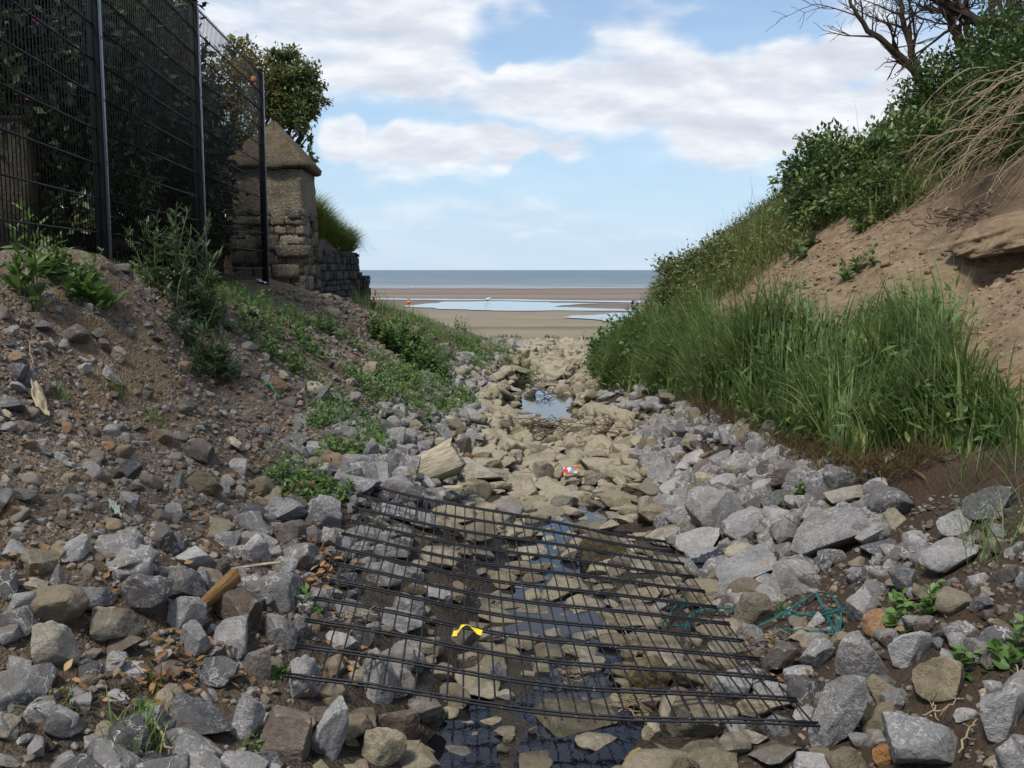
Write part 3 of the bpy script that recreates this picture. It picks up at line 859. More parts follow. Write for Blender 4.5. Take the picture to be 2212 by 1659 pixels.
def build_pillar():
    rng = np.random.default_rng(5)
    x0, x1, y0, y1 = PIL
    cx, cy = (x0 + x1) / 2, (y0 + y1) / 2
    zb, zs, zm = 1.30, 2.46, 2.94
    root = empty('gate_pillar', (cx, cy, zb), 'old square stone gate pillar with mossy pyramid cap behind the fence end', 'pillar')
    mb = MB()
    rubble_face(mb, (x0, y0 + .09), (x1, y0 + .09), zb, zs, .2, rng)
    rubble_face(mb, (x1 - .09, y0), (x1 - .09, y1), zb, zs, .2, rng)
    rubble_face(mb, (x1, y1 - .09), (x0, y1 - .09), zb, zs, .2, rng)
    rubble_face(mb, (x0 + .09, y1), (x0 + .09, y0), zb, zs, .2, rng)
    # a bigger projecting stone on the corner
    rough_block(mb, (x1 - .12, y0 + .03, 1.93), (.42, .16, .15), rng, tint=.15)
    rough_block(mb, (x1 - .22, y0 + .02, 1.68), (.34, .12, .17), rng, tint=.55)
    mb.build('rubble_base', M['rubble'], root)
    mb = MB(); mb.box((cx, cy, (zb + zm) / 2), (x1 - x0 - .05, y1 - y0 - .05, zm - zb)); mb.build('core', M['mortar'], root)
    # rough-rendered upper shaft with crumbling lower edge
    n = 26
    V, F = [], []
    rows = np.linspace(zs - .12, zm, 22)
    per = []
    for k in range(4 * n):
        s = k / n; side = int(s); f = s - side
        pt = [(x0 + (x1 - x0) * f, y0), (x1, y0 + (y1 - y0) * f), (x1 - (x1 - x0) * f, y1), (x0, y1 - (y1 - y0) * f)][side]
        per.append(pt)
    for r, z in enumerate(rows):
        for k, (px_, py_) in enumerate(per):
            j = .034 * fbm(k * .30 + 3, z * 7, 81, 4)
            sc = 1 + (j + .004) * 1.4
            zz = z + (.20 * fbm(k * .22, 2.0, 83, 3) if r == 0 else 0)
            V.append((cx + (px_ - cx) * sc, cy + (py_ - cy) * sc, zz))
    m4 = 4 * n
    i = np.arange(len(rows) - 1)[:, None] * m4; j = np.arange(m4)[None]; k = (j + 1) % m4
    F = np.stack([i + j, i + k, i + m4 + k, i + m4 + j], -1).reshape(-1, 4)
    mesh_np('shaft', V, [F], M['roughcast'], root, np.full(len(V), .6), True)
    # pyramid cap with a weathered drip edge
    prof = [(.43, 0), (.475, .0), (.505, .015), (.515, .06), (.475, .12), (.41, .205), (.33, .30), (.24, .395), (.15, .49), (.08, .565), (.025, .625)]
    V = []
    for (rr, z) in prof:
        for q, (px_, py_) in enumerate(per):
            ux, uy = (px_ - cx) / .43, (py_ - cy) / .43
            l = math.hypot(ux, uy)
            rnd = 1 - .03 * max(0, l - 1.15) * 2
            jx = 1 + .05 * fbm(q * .25, z * 6, 88, 4)
            V.append((cx + ux * rr * rnd * jx, cy + uy * rr * rnd * jx, zm + z + .035 * fbm(q * .2, z * 5, 89, 4)))
    i = np.arange(len(prof) - 1)[:, None] * m4
    F = np.stack([i + j, i + k, i + m4 + k, i + m4 + j], -1).reshape(-1, 4)
    V.append((cx, cy, zm + .645))
    top = (len(prof) - 1) * m4
    F3 = [(top + q, top + (q + 1) % m4, len(V) - 1) for q in range(m4)]
    mesh_np('cap', V, [F, F3], M['cap_stone'], root, np.full(len(V), .5), True)
build_pillar()
def build_walls():
    rng = np.random.default_rng(9)
    root = empty('stone_wall', (-2.85, 15.3, 1.1), 'low dark rubble stone wall running from the pillar towards the beach', 'wall')
    mb = MB()
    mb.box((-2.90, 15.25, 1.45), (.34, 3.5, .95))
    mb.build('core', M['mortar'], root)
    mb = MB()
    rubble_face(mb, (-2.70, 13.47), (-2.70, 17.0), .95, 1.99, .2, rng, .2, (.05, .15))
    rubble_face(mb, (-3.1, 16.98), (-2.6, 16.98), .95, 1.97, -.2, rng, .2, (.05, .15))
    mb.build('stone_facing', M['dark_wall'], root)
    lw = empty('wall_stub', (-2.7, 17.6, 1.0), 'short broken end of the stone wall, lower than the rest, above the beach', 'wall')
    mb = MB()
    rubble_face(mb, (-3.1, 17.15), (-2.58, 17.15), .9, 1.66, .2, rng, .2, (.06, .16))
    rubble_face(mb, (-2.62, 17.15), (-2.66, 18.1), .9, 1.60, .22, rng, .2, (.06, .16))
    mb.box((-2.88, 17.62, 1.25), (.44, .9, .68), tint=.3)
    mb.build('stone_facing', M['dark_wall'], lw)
    # rendered garden wall seen through the fence
    gw = empty('garden_wall', (-4.9, 8.1, 1.7), 'roughcast garden wall glimpsed low through the fence at the far left', 'wall')
    V, F = [], []
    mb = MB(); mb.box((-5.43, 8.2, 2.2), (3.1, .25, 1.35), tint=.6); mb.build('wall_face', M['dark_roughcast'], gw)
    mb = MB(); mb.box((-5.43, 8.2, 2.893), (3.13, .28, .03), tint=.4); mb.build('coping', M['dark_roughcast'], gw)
    bw = empty('sky_block_wall', (-4.15, 10.8, 1.6), 'dark stone wall added behind the fence, under the trees, to block sky light', 'wall')  # added wall, keeps sky light out from behind the fence
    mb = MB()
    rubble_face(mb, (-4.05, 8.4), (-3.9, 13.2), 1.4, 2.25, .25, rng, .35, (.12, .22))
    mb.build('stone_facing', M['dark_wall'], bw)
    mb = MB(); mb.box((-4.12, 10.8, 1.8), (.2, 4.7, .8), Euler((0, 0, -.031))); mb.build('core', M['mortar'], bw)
build_walls()

# ------------------------------------------------------------------ fence panel lying over the stream
def build_lying_panel():
    NL, NR = Vector(at(622, 1462, 3.33)), Vector(at(1762, 1577, 3.14))
    FL, FR = Vector(at(784, 1056, 5.55)), Vector(at(1436, 1166, 5.38))
    root = empty('fallen_mesh_panel', ((NL + FR) / 2)[:], 'black twin-wire steel fence panel lying flat across the stony stream', 'fence panel')
    def S(s, t):
        p = (NL * (1 - s) + NR * s) * (1 - t) + (FL * (1 - s) + FR * s) * t
        bow = -.055 * math.sin(math.pi * s) * (1 - .7 * t) + .015 * math.sin(3.3 * s + 2 * t) + .009 * math.sin(8.5 * s + 3 * t) + .010 * math.sin(7 * t + 2 * s)
        return p + Vector((0, 0, bow))
    mb = MB()
    ns = 32
    for i in range(ns + 1):
        s = i / ns
        mb.tube([S(s, t) for t in np.linspace(-.012, 1.010, 14)], .0036, 5)
    mb.build('cross_wires', M['wire'], root)
    mb = MB()
    for r in range(12):
        t = r / 11.0
        off = .0032
        for side in (-1, 1):
            pts = []
            for s in np.linspace(-.006, 1.006, 22):
                p = S(s, t)
                pts.append((p.x, p.y + side * .0095, p.z + .006 + side * .0015))
            mb.tube(pts, .0046, 6)
    mb.build('twin_wires', M['wire'], root)
    return S
def wire_mat():
    m, t, b = new_mat('worn_black_wire')
    pos = t.node('ShaderNodeNewGeometry').outputs['Position']
    n = t.noise(pos, 60, 3, .6)
    col = t.mix(t.smooth(n, .64, .72), (.010, .011, .015), (.20, .19, .17))
    put(t, b, col, .45, None, .25)
    return m
M['wire'] = wire_mat()
PANEL = build_lying_panel()

# ------------------------------------------------------------------ sand overhang above the hollow in the right bank
def sand_ledge():
    hx, hy, hz = HOLLOW
    bm = bmesh.new()
    bmesh.ops.create_icosphere(bm, subdivisions=5, radius=1.0)
    V = np.array([v.co[:] for v in bm.verts])
    F = np.array([[v.index for v in f.verts] for f in bm.faces])
    bm.free()
    N = V.copy()
    s = 1 + .22 * fbm(V[:, 0] * 2 + 5, V[:, 1] * 2 + V[:, 2] * 2, 94, 4)
    s = s + .12 * fbm(V[:, 0] * 6 + 2, V[:, 1] * 6 + V[:, 2] * 5, 95, 3)
    V = V * s[:, None] * np.array([.52, .36, .17])
    low = V[:, 2] < 0
    V[low, 2] *= .55
    V[:, 2] += .25 * V[:, 0] + .12 * V[:, 1]
    V += np.array([hx + .20, hy + .27, hz + .20])
    o = mesh_np('sand_ledge', V, [F], M['ground'], None, None, True)
    for nm, val in (('sand', 1.0),):
        a_ = o.data.attributes.new(nm, 'FLOAT', 'POINT'); a_.data.foreach_set('value', np.full(len(V), val, dtype=np.float32))
    o['kind'] = 'structure'
sand_ledge()

# ------------------------------------------------------------------ stones
def rock_mesh(name, seed, sub=5, cuts=11, round_=.0, flat=1.0):
    rng = np.random.default_rng(seed)
    bm = bmesh.new()
    bmesh.ops.create_icosphere(bm, subdivisions=sub, radius=1.0)
    V = np.array([v.co[:] for v in bm.verts])
    V *= np.array([1, rng.uniform(.72, 1.0), rng.uniform(.62, .95) * flat])
    nrm = rng.normal(size=(cuts, 3)); nrm /= np.linalg.norm(nrm, axis=1, keepdims=True)
    for q in range(cuts):
        d = rng.uniform(.36, .66) + round_
        ext = np.abs(nrm[q] * V).sum(1).max()
        d = min(d, .93)
        k = V @ nrm[q] - d
        m = k > 0
        V[m] -= k[m, None] * nrm[q] * rng.uniform(.90, 1.0)
    # chipped, uneven faces
    N = V / (np.linalg.norm(V, axis=1, keepdims=True) + 1e-9)
    o = rng.uniform(0, 50)
    a = fbm(V[:, 0] * 2.2 + o, V[:, 1] * 2.2 + V[:, 2] * 1.7, seed, 4)
    b = fbm(V[:, 0] * 6 + V[:, 2] * 4 + o, V[:, 1] * 6 - V[:, 2] * 5, seed + 3, 4)
    V = V + N * (a * .060 + b * .038)[:, None]
    V -= (V.max(0) + V.min(0)) / 2
    V /= (V.max(0) - V.min(0))
    for v_, c in zip(bm.verts, V):
        v_.co = c
    me = bpy.data.meshes.new(name)
    bm.to_mesh(me); bm.free()
    me.polygons.foreach_set('use_smooth', np.ones(len(me.polygons), dtype=bool))
    return me
ROCKS = {}
for kind_, n_ in (('grey', 16), ('dark', 7), ('buff', 12), ('mossy', 3), ('brown', 6), ('rust', 3), ('pale', 3), ('ochre', 2)):
    ROCKS[kind_] = []
    for q in range(n_):
        me = rock_mesh('stone', 100 + q * 7 + len(kind_) * 31, cuts=9 + q % 5, round_=.02 if kind_ in ('buff', 'mossy') else .0, flat=.85 if kind_ == 'buff' else 1.0)
        me.materials.append(M[kind_])
        ROCKS[kind_].append(me)
KIND = dict(G='grey', D='dark', T='buff', M='mossy', B='brown', R='rust', P='pale', O='ochre')
rs = random.Random(4)
STONES = []
def z5(x, y): return (x * .375, 1037 + y * .375, .375)
def z6(x, y): return (605 + x * .401, 993.7 + y * .401, .401)
def z7(x, y): return (1382.5 + x * .4166, 967.7 + y * .4166, .4166)
def z3(x, y): return (691 + x * .3516, 518 + y * .3516, .3516)
def z4(x, y): return (x * .3516, 518 + y * .3516, .3516)
def z8(x, y): return (1296 + x * .414, 553 + y * .414, .414)
def L(fn, rows):
    for r in rows.strip().split(';'):
        r = r.strip()
        if not r: continue
        f = r.split(',')
        x, y, w_, h_ = (float(q) for q in f[:4])
        px, py, s = fn(x, y)
        STONES.append((px, py, w_ * s, h_ * s, KIND[f[4].strip()], float(f[5]) if len(f) > 5 else 0.0, f[6].strip() if len(f) > 6 else ''))
L(z5, """1470,410,180,190,G;1640,510,150,140,G;1860,190,200,200,G;1640,165,240,130,G;1680,310,220,150,B;1900,330,105,120,G;1070,610,230,190,D;840,670,310,240,D;
555,690,220,140,D;670,820,290,200,T;1075,790,220,210,G;1340,740,330,250,B;320,960,270,260,P;1330,920,190,250,G;1120,930,165,230,G;1610,870,200,190,G;1250,1110,250,180,D;
1745,850,100,150,D;1480,1060,150,190,B;1760,1150,180,250,G;1140,1340,400,220,D;1430,1380,190,270,G;1640,1480,300,320,B;1110,1550,340,230,G;1900,1440,210,410,G;1830,1350,140,150,B,25;
110,1070,140,120,G;720,970,200,120,B,-30;970,1090,180,90,B;780,1080,130,100,G;940,990,100,90,G;220,480,260,150,T;180,600,190,90,T;340,570,110,170,G;100,390,180,100,G;
1130,440,230,140,G;140,90,150,85,T;740,120,110,110,G;1000,180,100,100,G;1275,520,100,160,B;1380,550,90,80,G;1650,630,200,110,G;1460,700,130,110,D;1225,865,70,65,G;100,1320,120,80,D;
680,1230,140,90,G;40,1600,150,80,T;1400,1650,280,70,G;1560,1625,150,100,D;1700,630,120,90,G""")
L(z6, """360,70,120,160,G;240,270,190,140,G;80,250,130,120,B;270,430,90,120,G;470,400,250,120,G;580,470,260,110,G;560,610,230,130,G;340,660,140,90,D;690,790,170,150,G;400,820,250,120,G;
660,870,230,110,G;540,1180,180,300,G;330,980,180,110,G;690,1060,180,180,G;130,1160,170,170,G;860,520,220,90,T;1190,330,150,100,T;1390,330,140,75,T;1530,240,150,105,T;1440,290,220,60,T;
1080,490,150,65,T;1340,510,200,80,T;1560,500,100,65,T;1440,440,110,60,T;1180,650,170,105,T;1290,700,120,75,T;1430,700,90,45,T;1750,690,130,45,T;1350,830,220,105,T;1140,830,170,100,T;
1310,1000,190,120,T;1120,960,190,110,T;1000,960,160,130,T;1020,1080,140,110,T;1020,1190,190,120,T;1180,1150,90,110,G;1335,1152,75,28,P;1660,1130,180,140,T;1640,970,160,95,T;
1520,1060,130,85,T;1480,950,120,80,T;1580,1400,480,230,M;1900,860,380,105,T;1960,930,170,90,T;2080,1060,200,140,T;2000,1150,240,180,M;900,1470,150,65,T;1130,1430,140,50,T;
1210,1470,110,55,T;1360,1460,50,45,T;560,1550,230,210,T;640,1430,220,170,B;770,1560,120,55,T;960,1570,130,45,T;790,1340,200,160,T;1500,1545,110,65,T;1915,1585,120,85,O;
2000,1460,100,110,P;1610,1620,110,40,P;980,1640,140,45,T;1760,480,280,180,M;2020,290,180,110,T;2080,390,180,85,T;1960,570,140,75,T;2060,680,170,110,T;1420,70,110,125,T;
1300,140,170,120,T;1085,180,110,140,T;1235,225,110,65,T;1360,205,90,40,T;1560,160,90,55,T;1660,170,100,65,T;1750,80,90,95,T;1760,175,150,75,T;1690,100,100,85,T;1080,45,250,75,T;
900,360,190,90,T;760,320,200,100,G;640,280,200,90,G;980,420,150,80,T;700,620,150,90,G;980,640,130,130,B;840,720,160,100,G;930,730,140,60,T;1060,1320,110,80,B;1210,1260,110,60,T;1430,1215,110,45,P""")
L(z7, """110,130,140,105,G;200,190,190,115,G;340,195,110,130,P;430,195,140,115,G;545,130,100,80,D;350,90,150,65,B;440,115,90,60,B;500,60,150,85,G;760,140,160,130,B;930,225,150,115,D;
1060,250,210,100,T;1220,205,130,95,G;1180,140,90,65,D;1290,55,70,50,D;180,310,190,125,G;380,330,270,240,G,-20;540,400,230,180,G;730,355,180,105,G;760,440,150,140,G;900,345,150,90,G;
590,300,100,95,B;700,270,150,95,D;990,430,400,240,G,-8,slab;1320,370,120,120,P;30,320,90,130,T;140,460,220,95,T;300,480,220,135,G;340,560,210,85,G;520,540,170,95,T;560,610,320,130,G,-10;
610,630,150,115,R;560,720,140,105,G;730,665,100,85,B;590,850,200,190,T;470,800,100,85,B;1370,690,140,150,D;1450,540,120,170,G;1610,560,320,180,G;1630,390,180,140,G;1810,290,270,180,D;
1240,520,200,80,D;1850,450,100,95,G;1160,820,180,170,G;1240,910,180,160,R;1480,920,110,105,B;1280,1020,70,70,B;1400,1050,220,190,G;740,1080,190,160,B;920,1060,170,160,G,40;
1150,1120,270,330,G;820,1160,150,75,G;1030,1370,300,520,G,28;860,960,170,65,T;720,1260,260,120,G;650,1340,290,110,T;850,1390,120,95,G;480,1230,200,150,G;460,1030,220,95,T;
1550,1200,260,230,T;1450,1500,380,260,G,25;1880,1390,230,270,G;1260,1600,110,125,R;350,1600,310,170,T;280,1390,280,220,T;700,1590,270,120,T;600,1490,130,75,T;480,1530,190,120,T;
920,1640,240,80,G;930,1570,100,50,T;1790,1280,60,65,P;1720,1140,70,60,D;1690,1390,130,65,G;1540,1010,60,60,D;1810,1100,90,105,B;1770,805,120,85,D;1860,1640,160,50,T;1975,700,60,170,G;
1980,420,50,55,P;1900,640,130,95,B;310,735,80,40,P;230,100,90,70,G;640,200,120,80,G;840,60,120,80,B;60,60,130,90,G;270,50,130,70,G;420,40,120,60,G;130,820,160,90,G;40,760,160,80,T""")
L(z3, """170,1440,180,140,G;510,1470,140,150,G;370,1440,150,150,G;310,1310,110,170,G;460,1230,130,150,G;650,1330,150,85,G;760,1180,110,100,G;880,1270,100,110,B;590,1080,150,95,B;720,1060,110,65,G;
820,1130,150,95,G;930,1060,150,85,G;310,800,90,110,P;15,960,80,130,G;110,980,130,85,G;530,790,70,65,B;1050,890,100,55,G;1175,920,130,42,T;1170,960,90,45,T;1250,1060,150,55,T;
1290,1010,100,38,T;1410,830,150,55,T;1500,925,100,55,M;1460,770,100,55,T;1330,1290,200,95,T;1100,1440,180,80,T;1190,1330,90,60,T;1760,960,120,85,G;1770,1130,130,100,G;1700,1030,180,80,T;
1640,1130,180,80,T;1540,1210,200,65,T;1390,900,140,50,T;1290,860,110,40,T;1590,1000,100,45,T;1220,790,110,45,T;1550,860,90,45,T;980,1150,120,80,G;1080,1180,140,70,T;1460,1290,130,60,T;
1580,1300,150,70,T;1700,1330,110,70,T;1860,1250,130,100,G;1960,1330,130,90,G;1400,1180,120,55,M;1250,1200,150,60,M;1850,1060,110,70,G;860,740,80,50,G;960,740,80,50,G;890,800,80,55,G;780,780,80,60,T""")
L(z4, """790,1420,170,210,D,30;1210,1290,200,150,B;1250,1500,230,150,T,20;1450,1250,120,85,P;1000,1210,120,90,T;640,670,80,90,B;730,690,100,110,P;70,1010,190,100,D;30,1080,80,70,P;460,570,180,120,B;
1950,920,130,110,P;2070,990,110,80,G;1950,1290,160,110,G;1560,835,80,60,B;1630,860,70,50,G;450,1265,80,55,P;840,1220,90,70,D;1460,1400,110,110,G;1380,1540,70,110,G;1480,1560,90,110,T;
800,1600,120,90,G;40,1490,80,110,P;160,1580,160,80,T;380,1340,110,80,G;520,800,90,80,G;310,920,80,80,B;700,840,140,80,G,25;1090,1480,90,120,D;110,830,140,120,D;2150,880,60,50,P;1620,1180,90,60,D;
1860,1110,100,80,G;1720,690,80,45,P;1740,840,80,60,P;180,860,90,120,D;1080,1330,80,60,T;420,1380,90,50,G;280,1300,90,50,D;60,640,80,60,D;270,520,120,50,D;600,600,90,70,T""")

placed = []                                   # (x, y, radius) of every stone set down
MV = {}
def verts_of(me):
    if me.name not in MV:
        a = np.empty(len(me.vertices) * 3, dtype=np.float32); me.vertices.foreach_get('co', a)
        MV[me.name] = a.reshape(-1, 3)[::3]
    return MV[me.name]
def slope_at(x, y, e=.07):
    return (ground(x + e, y) - ground(x - e, y)) / (2 * e), (ground(x, y + e) - ground(x, y - e)) / (2 * e)
STONE_OBJS = []
for (px, py, w_, h_, kind, rot, hint) in STONES:
    me = rs.choice(ROCKS[kind])
    ME = verts_of(me)
    o = bpy.data.objects.new('stone', me)
    COL.objects.link(o)
    o.rotation_mode = 'QUATERNION'
    g = hit(px, py + .25 * h_)
    dist = math.hypot(g.y, CAM_H - g.z)
    m_px = dist / FOC
    wm, hz = w_ * m_px * 1.15, h_ * m_px * .95
    dr = rs.uniform(.7, .98) * (1.15 if h_ > 1.25 * w_ else 1)
    rz = rs.uniform(-.45, .45) + rs.choice((0, math.pi))
    cx, cy = px, py + .25 * h_
    sink = .20 if kind in ('buff', 'mossy') else .23
    for it in range(4):
        gx, gy = slope_at(g.x, g.y)
        n = (Vector((-gx, -gy, 1)).normalized() + Vector((0, 0, 1.1))).normalized()
        q = Vector((0, 0, 1)).rotation_difference(n) @ Quaternion((0, 1, 0), R(rot)) @ Quaternion((0, 0, 1), rz)
        dep = wm * dr
        hz = min(max(hz, .30 * wm), (2.4 if h_ > 1.25 * w_ else 1.5) * wm)
        if g.y > 9.5 and abs(g.x - float(stream_x(g.y))) < .9: hz = min(hz, .26 * wm)
        loc = Vector((g.x, g.y, g.z + hz * (.5 - sink)))
        Rm = np.array(q.to_matrix())
        P = (ME * np.array([wm, dep, hz])) @ Rm.T + np.array(loc)
        vis = P[:, 2] > g.z + gx * (P[:, 0] - g.x) + gy * (P[:, 1] - g.y) - .01
        if vis.sum() < 20: vis[:] = True
        qx, qy = to_photo(*P[vis].T)
        bw, bh = qx.max() - qx.min(), qy.max() - qy.min()
        if it == 3: break
        wm *= min(1.5, max(.6, (w_ * 1.06 / bw))) ** .9
        hz *= min(1.6, max(.6, (h_ * 1.06 / bh))) ** (1.0 if h_ > .8 * w_ else .8)
        cx += px - (qx.max() + qx.min()) / 2; cy += .8 * (py - (qy.max() + qy.min()) / 2)
        g = hit(cx, cy)
    o.location = loc; o.scale = (wm, dep, hz); o.rotation_quaternion = q
    placed.append((loc.x, loc.y, max(wm, dep) * .5))
    STONE_OBJS.append((o, kind, px, py, w_, h_))
M['sand_lump'] = tint_mat('sand_lump', [(0, (.12, .080, .048)), (.5, (.22, .16, .10)), (1, (.32, .24, .15))], .95)

# ------------------------------------------------------------------ loose cobbles and gravel: past counting
def small_rocks(n, sub, seed):
    out = []
    for q in range(n):
        me = rock_mesh('tmp', seed + q, sub=sub, cuts=13)
        V = np.array([v.co[:] for v in me.vertices]); F = np.array([p.vertices[:] for p in me.polygons])
        bpy.data.meshes.remove(me)
        out.append((V, F))
    return out
def rand_rot(n, rng, tilt=.5):
    a = rng.uniform(0, 2 * math.pi, n); t = rng.normal(0, tilt, n); b = rng.uniform(0, 2 * math.pi, n)
    ca, sa = np.cos(a), np.sin(a); ct, st = np.cos(t), np.sin(t); cb, sb = np.cos(b), np.sin(b)
    Rz = np.zeros((n, 3, 3)); Rz[:, 0, 0] = ca; Rz[:, 0, 1] = -sa; Rz[:, 1, 0] = sa; Rz[:, 1, 1] = ca; Rz[:, 2, 2] = 1
    Rx = np.zeros((n, 3, 3)); Rx[:, 0, 0] = 1; Rx[:, 1, 1] = ct; Rx[:, 1, 2] = -st; Rx[:, 2, 1] = st; Rx[:, 2, 2] = ct
    Rb = np.zeros((n, 3, 3)); Rb[:, 0, 0] = cb; Rb[:, 0, 1] = -sb; Rb[:, 1, 0] = sb; Rb[:, 1, 1] = cb; Rb[:, 2, 2] = 1
    return Rz @ Rx @ Rb
def rock_field(name, P, size, tint, shapes, mat, rng, flat=.75, sink=.3, smooth=True, tilt=.5):
    n = len(P)
    which = rng.integers(0, len(shapes), n)
    Rm = rand_rot(n, rng, tilt)
    Vs, Fs, Ts, base = [], [], [], 0
    for k, (V, F) in enumerate(shapes):
        idx = np.nonzero(which == k)[0]
        if not len(idx): continue
        sc = size[idx, None] * np.stack([np.ones(len(idx)), rng.uniform(.65, .95, len(idx)), rng.uniform(.45, .8, len(idx)) * flat / .75], -1)
        W_ = np.einsum('nij,nvj->nvi', Rm[idx], V[None] * sc[:, None, :]) + P[idx, None, :]
        W_[:, :, 2] += (size[idx] * flat * (.5 - sink) * .7)[:, None]
        Vs.append(W_.reshape(-1, 3))
        Fs.append((F[None] + (np.arange(len(idx)) * len(V))[:, None, None]).reshape(-1, 3) + base)
        Ts.append(np.repeat(tint[idx], len(V)))
        base += len(idx) * len(V)
    o = mesh_np(name, np.concatenate(Vs), [np.concatenate(Fs)], mat, None, np.concatenate(Ts), smooth)
    o['kind'] = 'stuff'
    return o
def near_mask(P, sizes, k=.75):
    """keep only pieces that do not sit inside a placed stone"""
    S = np.array(placed)
    keep = np.ones(len(P), bool)
    for s in range(0, len(P), 4000):
        e = slice(s, s + 4000)
        d = np.sqrt((P[e, None, 0] - S[None, :, 0]) ** 2 + (P[e, None, 1] - S[None, :, 1]) ** 2)
        keep[e] = (d > S[None, :, 2] * k + sizes[e, None] * .25).all(1)
    return keep
rng = np.random.default_rng(77)
sh3 = small_rocks(12, 4, 900); sh2 = small_rocks(12, 3, 940); sh1 = small_rocks(14, 3, 980); sh0 = small_rocks(12, 2, 1010)
# cobbles: stony strip either side of the water and the stream bed itself
STRIP = [(0, 1230), (240, 1150), (420, 1180), (560, 1090), (640, 960), (760, 900), (860, 840), (1000, 780), (1080, 735), (1270, 735), (1280, 825), (1340, 830), (1500, 870), (1630, 925),
         (1740, 990), (1920, 1040), (1960, 1150), (1800, 1180), (1740, 1290), (1850, 1400), (2100, 1480), (2230, 1500), (2230, 1700), (-30, 1700)]
P = scatter(STRIP, 6200, (-3.2, 2.8, 2.4, 26), rng)
y = P[:, 1]
instream = np.abs(P[:, 0] - stream_x(y)) < .75
size = np.clip(rng.lognormal(-2.30, .45, len(P)), .045, .24) * (1 + .012 * y) * np.where(instream & (y > 7), 1.25, 1)
keep = near_mask(P, size, .72)
P, size, instream = P[keep], size[keep], instream[keep]
# keep an open lane of water near the camera
lane = (np.abs(P[:, 0] - stream_x(P[:, 1]) + .02) < np.where(P[:, 1] < 4, .20, np.where(P[:, 1] < 7.3, .27, .52))) & ((P[:, 1] < 7.3) | ((P[:, 1] > 11.4) & (P[:, 1] < 17)))
k2 = ~lane | (rng.random(len(P)) < np.where(P[:, 1] > 8, .07, .36))
P, size, instream = P[k2], size[k2], instream[k2]
zw = zwater(P[:, 1])
P[:, 2] = np.where(instream, np.maximum(P[:, 2], zw - .035), P[:, 2])
tint = np.where(instream, rng.uniform(.62, .98, len(P)), np.where(rng.random(len(P)) < .16, rng.uniform(.66, .9, len(P)), rng.uniform(0, .6, len(P))))
tint = np.where((P[:, 1] > 7.5) & (np.abs(P[:, 0] - stream_x(P[:, 1])) < 1.1), np.clip(tint + .2, .55, 1), tint)
bigm = (size > .085) & (P[:, 1] < 9)
wetb = bigm & instream
bigm &= ~instream
rock_field('cobbles', P[bigm], size[bigm], tint[bigm], sh3, M['cobble'], rng, .78)
rock_field('stream_slabs', P[wetb], size[wetb] * 1.2, tint[wetb], sh3, M['cobble'], rng, .44, .25, True, .16)
bigm |= wetb
rock_field('small_cobbles', P[~bigm], size[~bigm], tint[~bigm], sh2, M['cobble'], rng, .72)
# the tightly packed rubble up the right side of the channel
RR = [(1370, 930), (1500, 895), (1640, 960), (1740, 1015), (1900, 1065), (1960, 1130), (1830, 1180), (1740, 1270), (1640, 1330), (1560, 1300), (1440, 1160)]
P = scatter(RR, 900, (.5, 2.4, 4, 11), rng)
size = np.clip(rng.lognormal(-2.0, .3, len(P)), .08, .21)
keep = near_mask(P, size, .62); P, size = P[keep], size[keep]
rock_field('bank_rubble', P, size, np.where(rng.random(len(P)) < .1, .7, rng.uniform(.2, .62, len(P))), sh3, M['cobble'], rng, .85, .28)
BR = [(1850, 1230), (1980, 1180), (2230, 1180), (2230, 1700), (1760, 1700), (1900, 1480)]
P = scatter(BR, 170, (.7, 2.4, 2.2, 5), rng)
size = np.clip(rng.lognormal(-2.6, .4, len(P)), .04, .15)
keep = near_mask(P, size, .85); P, size = P[keep], size[keep]
rock_field('soil_stones', P, size, np.where(rng.random(len(P)) < .25, rng.uniform(.66, .9, len(P)), rng.uniform(.05, .6, len(P))), sh3, M['cobble'], rng, .8, .36)
# gravel on the banks, thinning towards the sand
LB = [(-60, 1700), (-60, 560), (240, 572), (480, 618), (660, 632), (800, 655), (960, 700), (1050, 760), (1080, 900), (1000, 1010), (780, 1040), (640, 1420), (620, 1700)]
P = scatter(LB, 30000, (-3.6, .6, 1.9, 21), rng, lambda x, yy: np.clip(1.15 - yy / 16, .12, 1) * (.45 + .55 * sstep(fbm(x * 1.3, yy * 1.3, 61, 3), -.35, .25)))
size = np.clip(rng.lognormal(-4.05, .60, len(P)), .008, .10)
big = rng.random(len(P)) < .07
size[big] *= 2.0
size *= 1 + .05 * np.maximum(P[:, 1] - 4, 0)
keep = near_mask(P, size, .85); P, size = P[keep], size[keep]
tint = rng.beta(2.4, 2.0, len(P))
m_ = size > .034
rock_field('coarse_gravel', P[m_], size[m_], tint[m_], sh1, M['gravel'], rng, .8, .35, False)
rock_field('gravel', P[~m_], size[~m_], tint[~m_], sh0, M['gravel'], rng, .8, .35, False)
RB = [(1500, 1700), (1480, 1100), (1340, 900), (1500, 910), (1640, 990), (1800, 1060), (2000, 1060), (2230, 1080), (2230, 1700)]
P = scatter(RB, 4500, (.3, 2.8, 2.2, 14), rng)
size = np.clip(rng.lognormal(-4.0, .55, len(P)), .007, .09)
keep = near_mask(P, size, .85); P, size = P[keep], size[keep]
rock_field('bank_gravel', P, size, rng.beta(1.7, 2.6, len(P)), sh1, M['gravel'], rng, .8, .35, False)
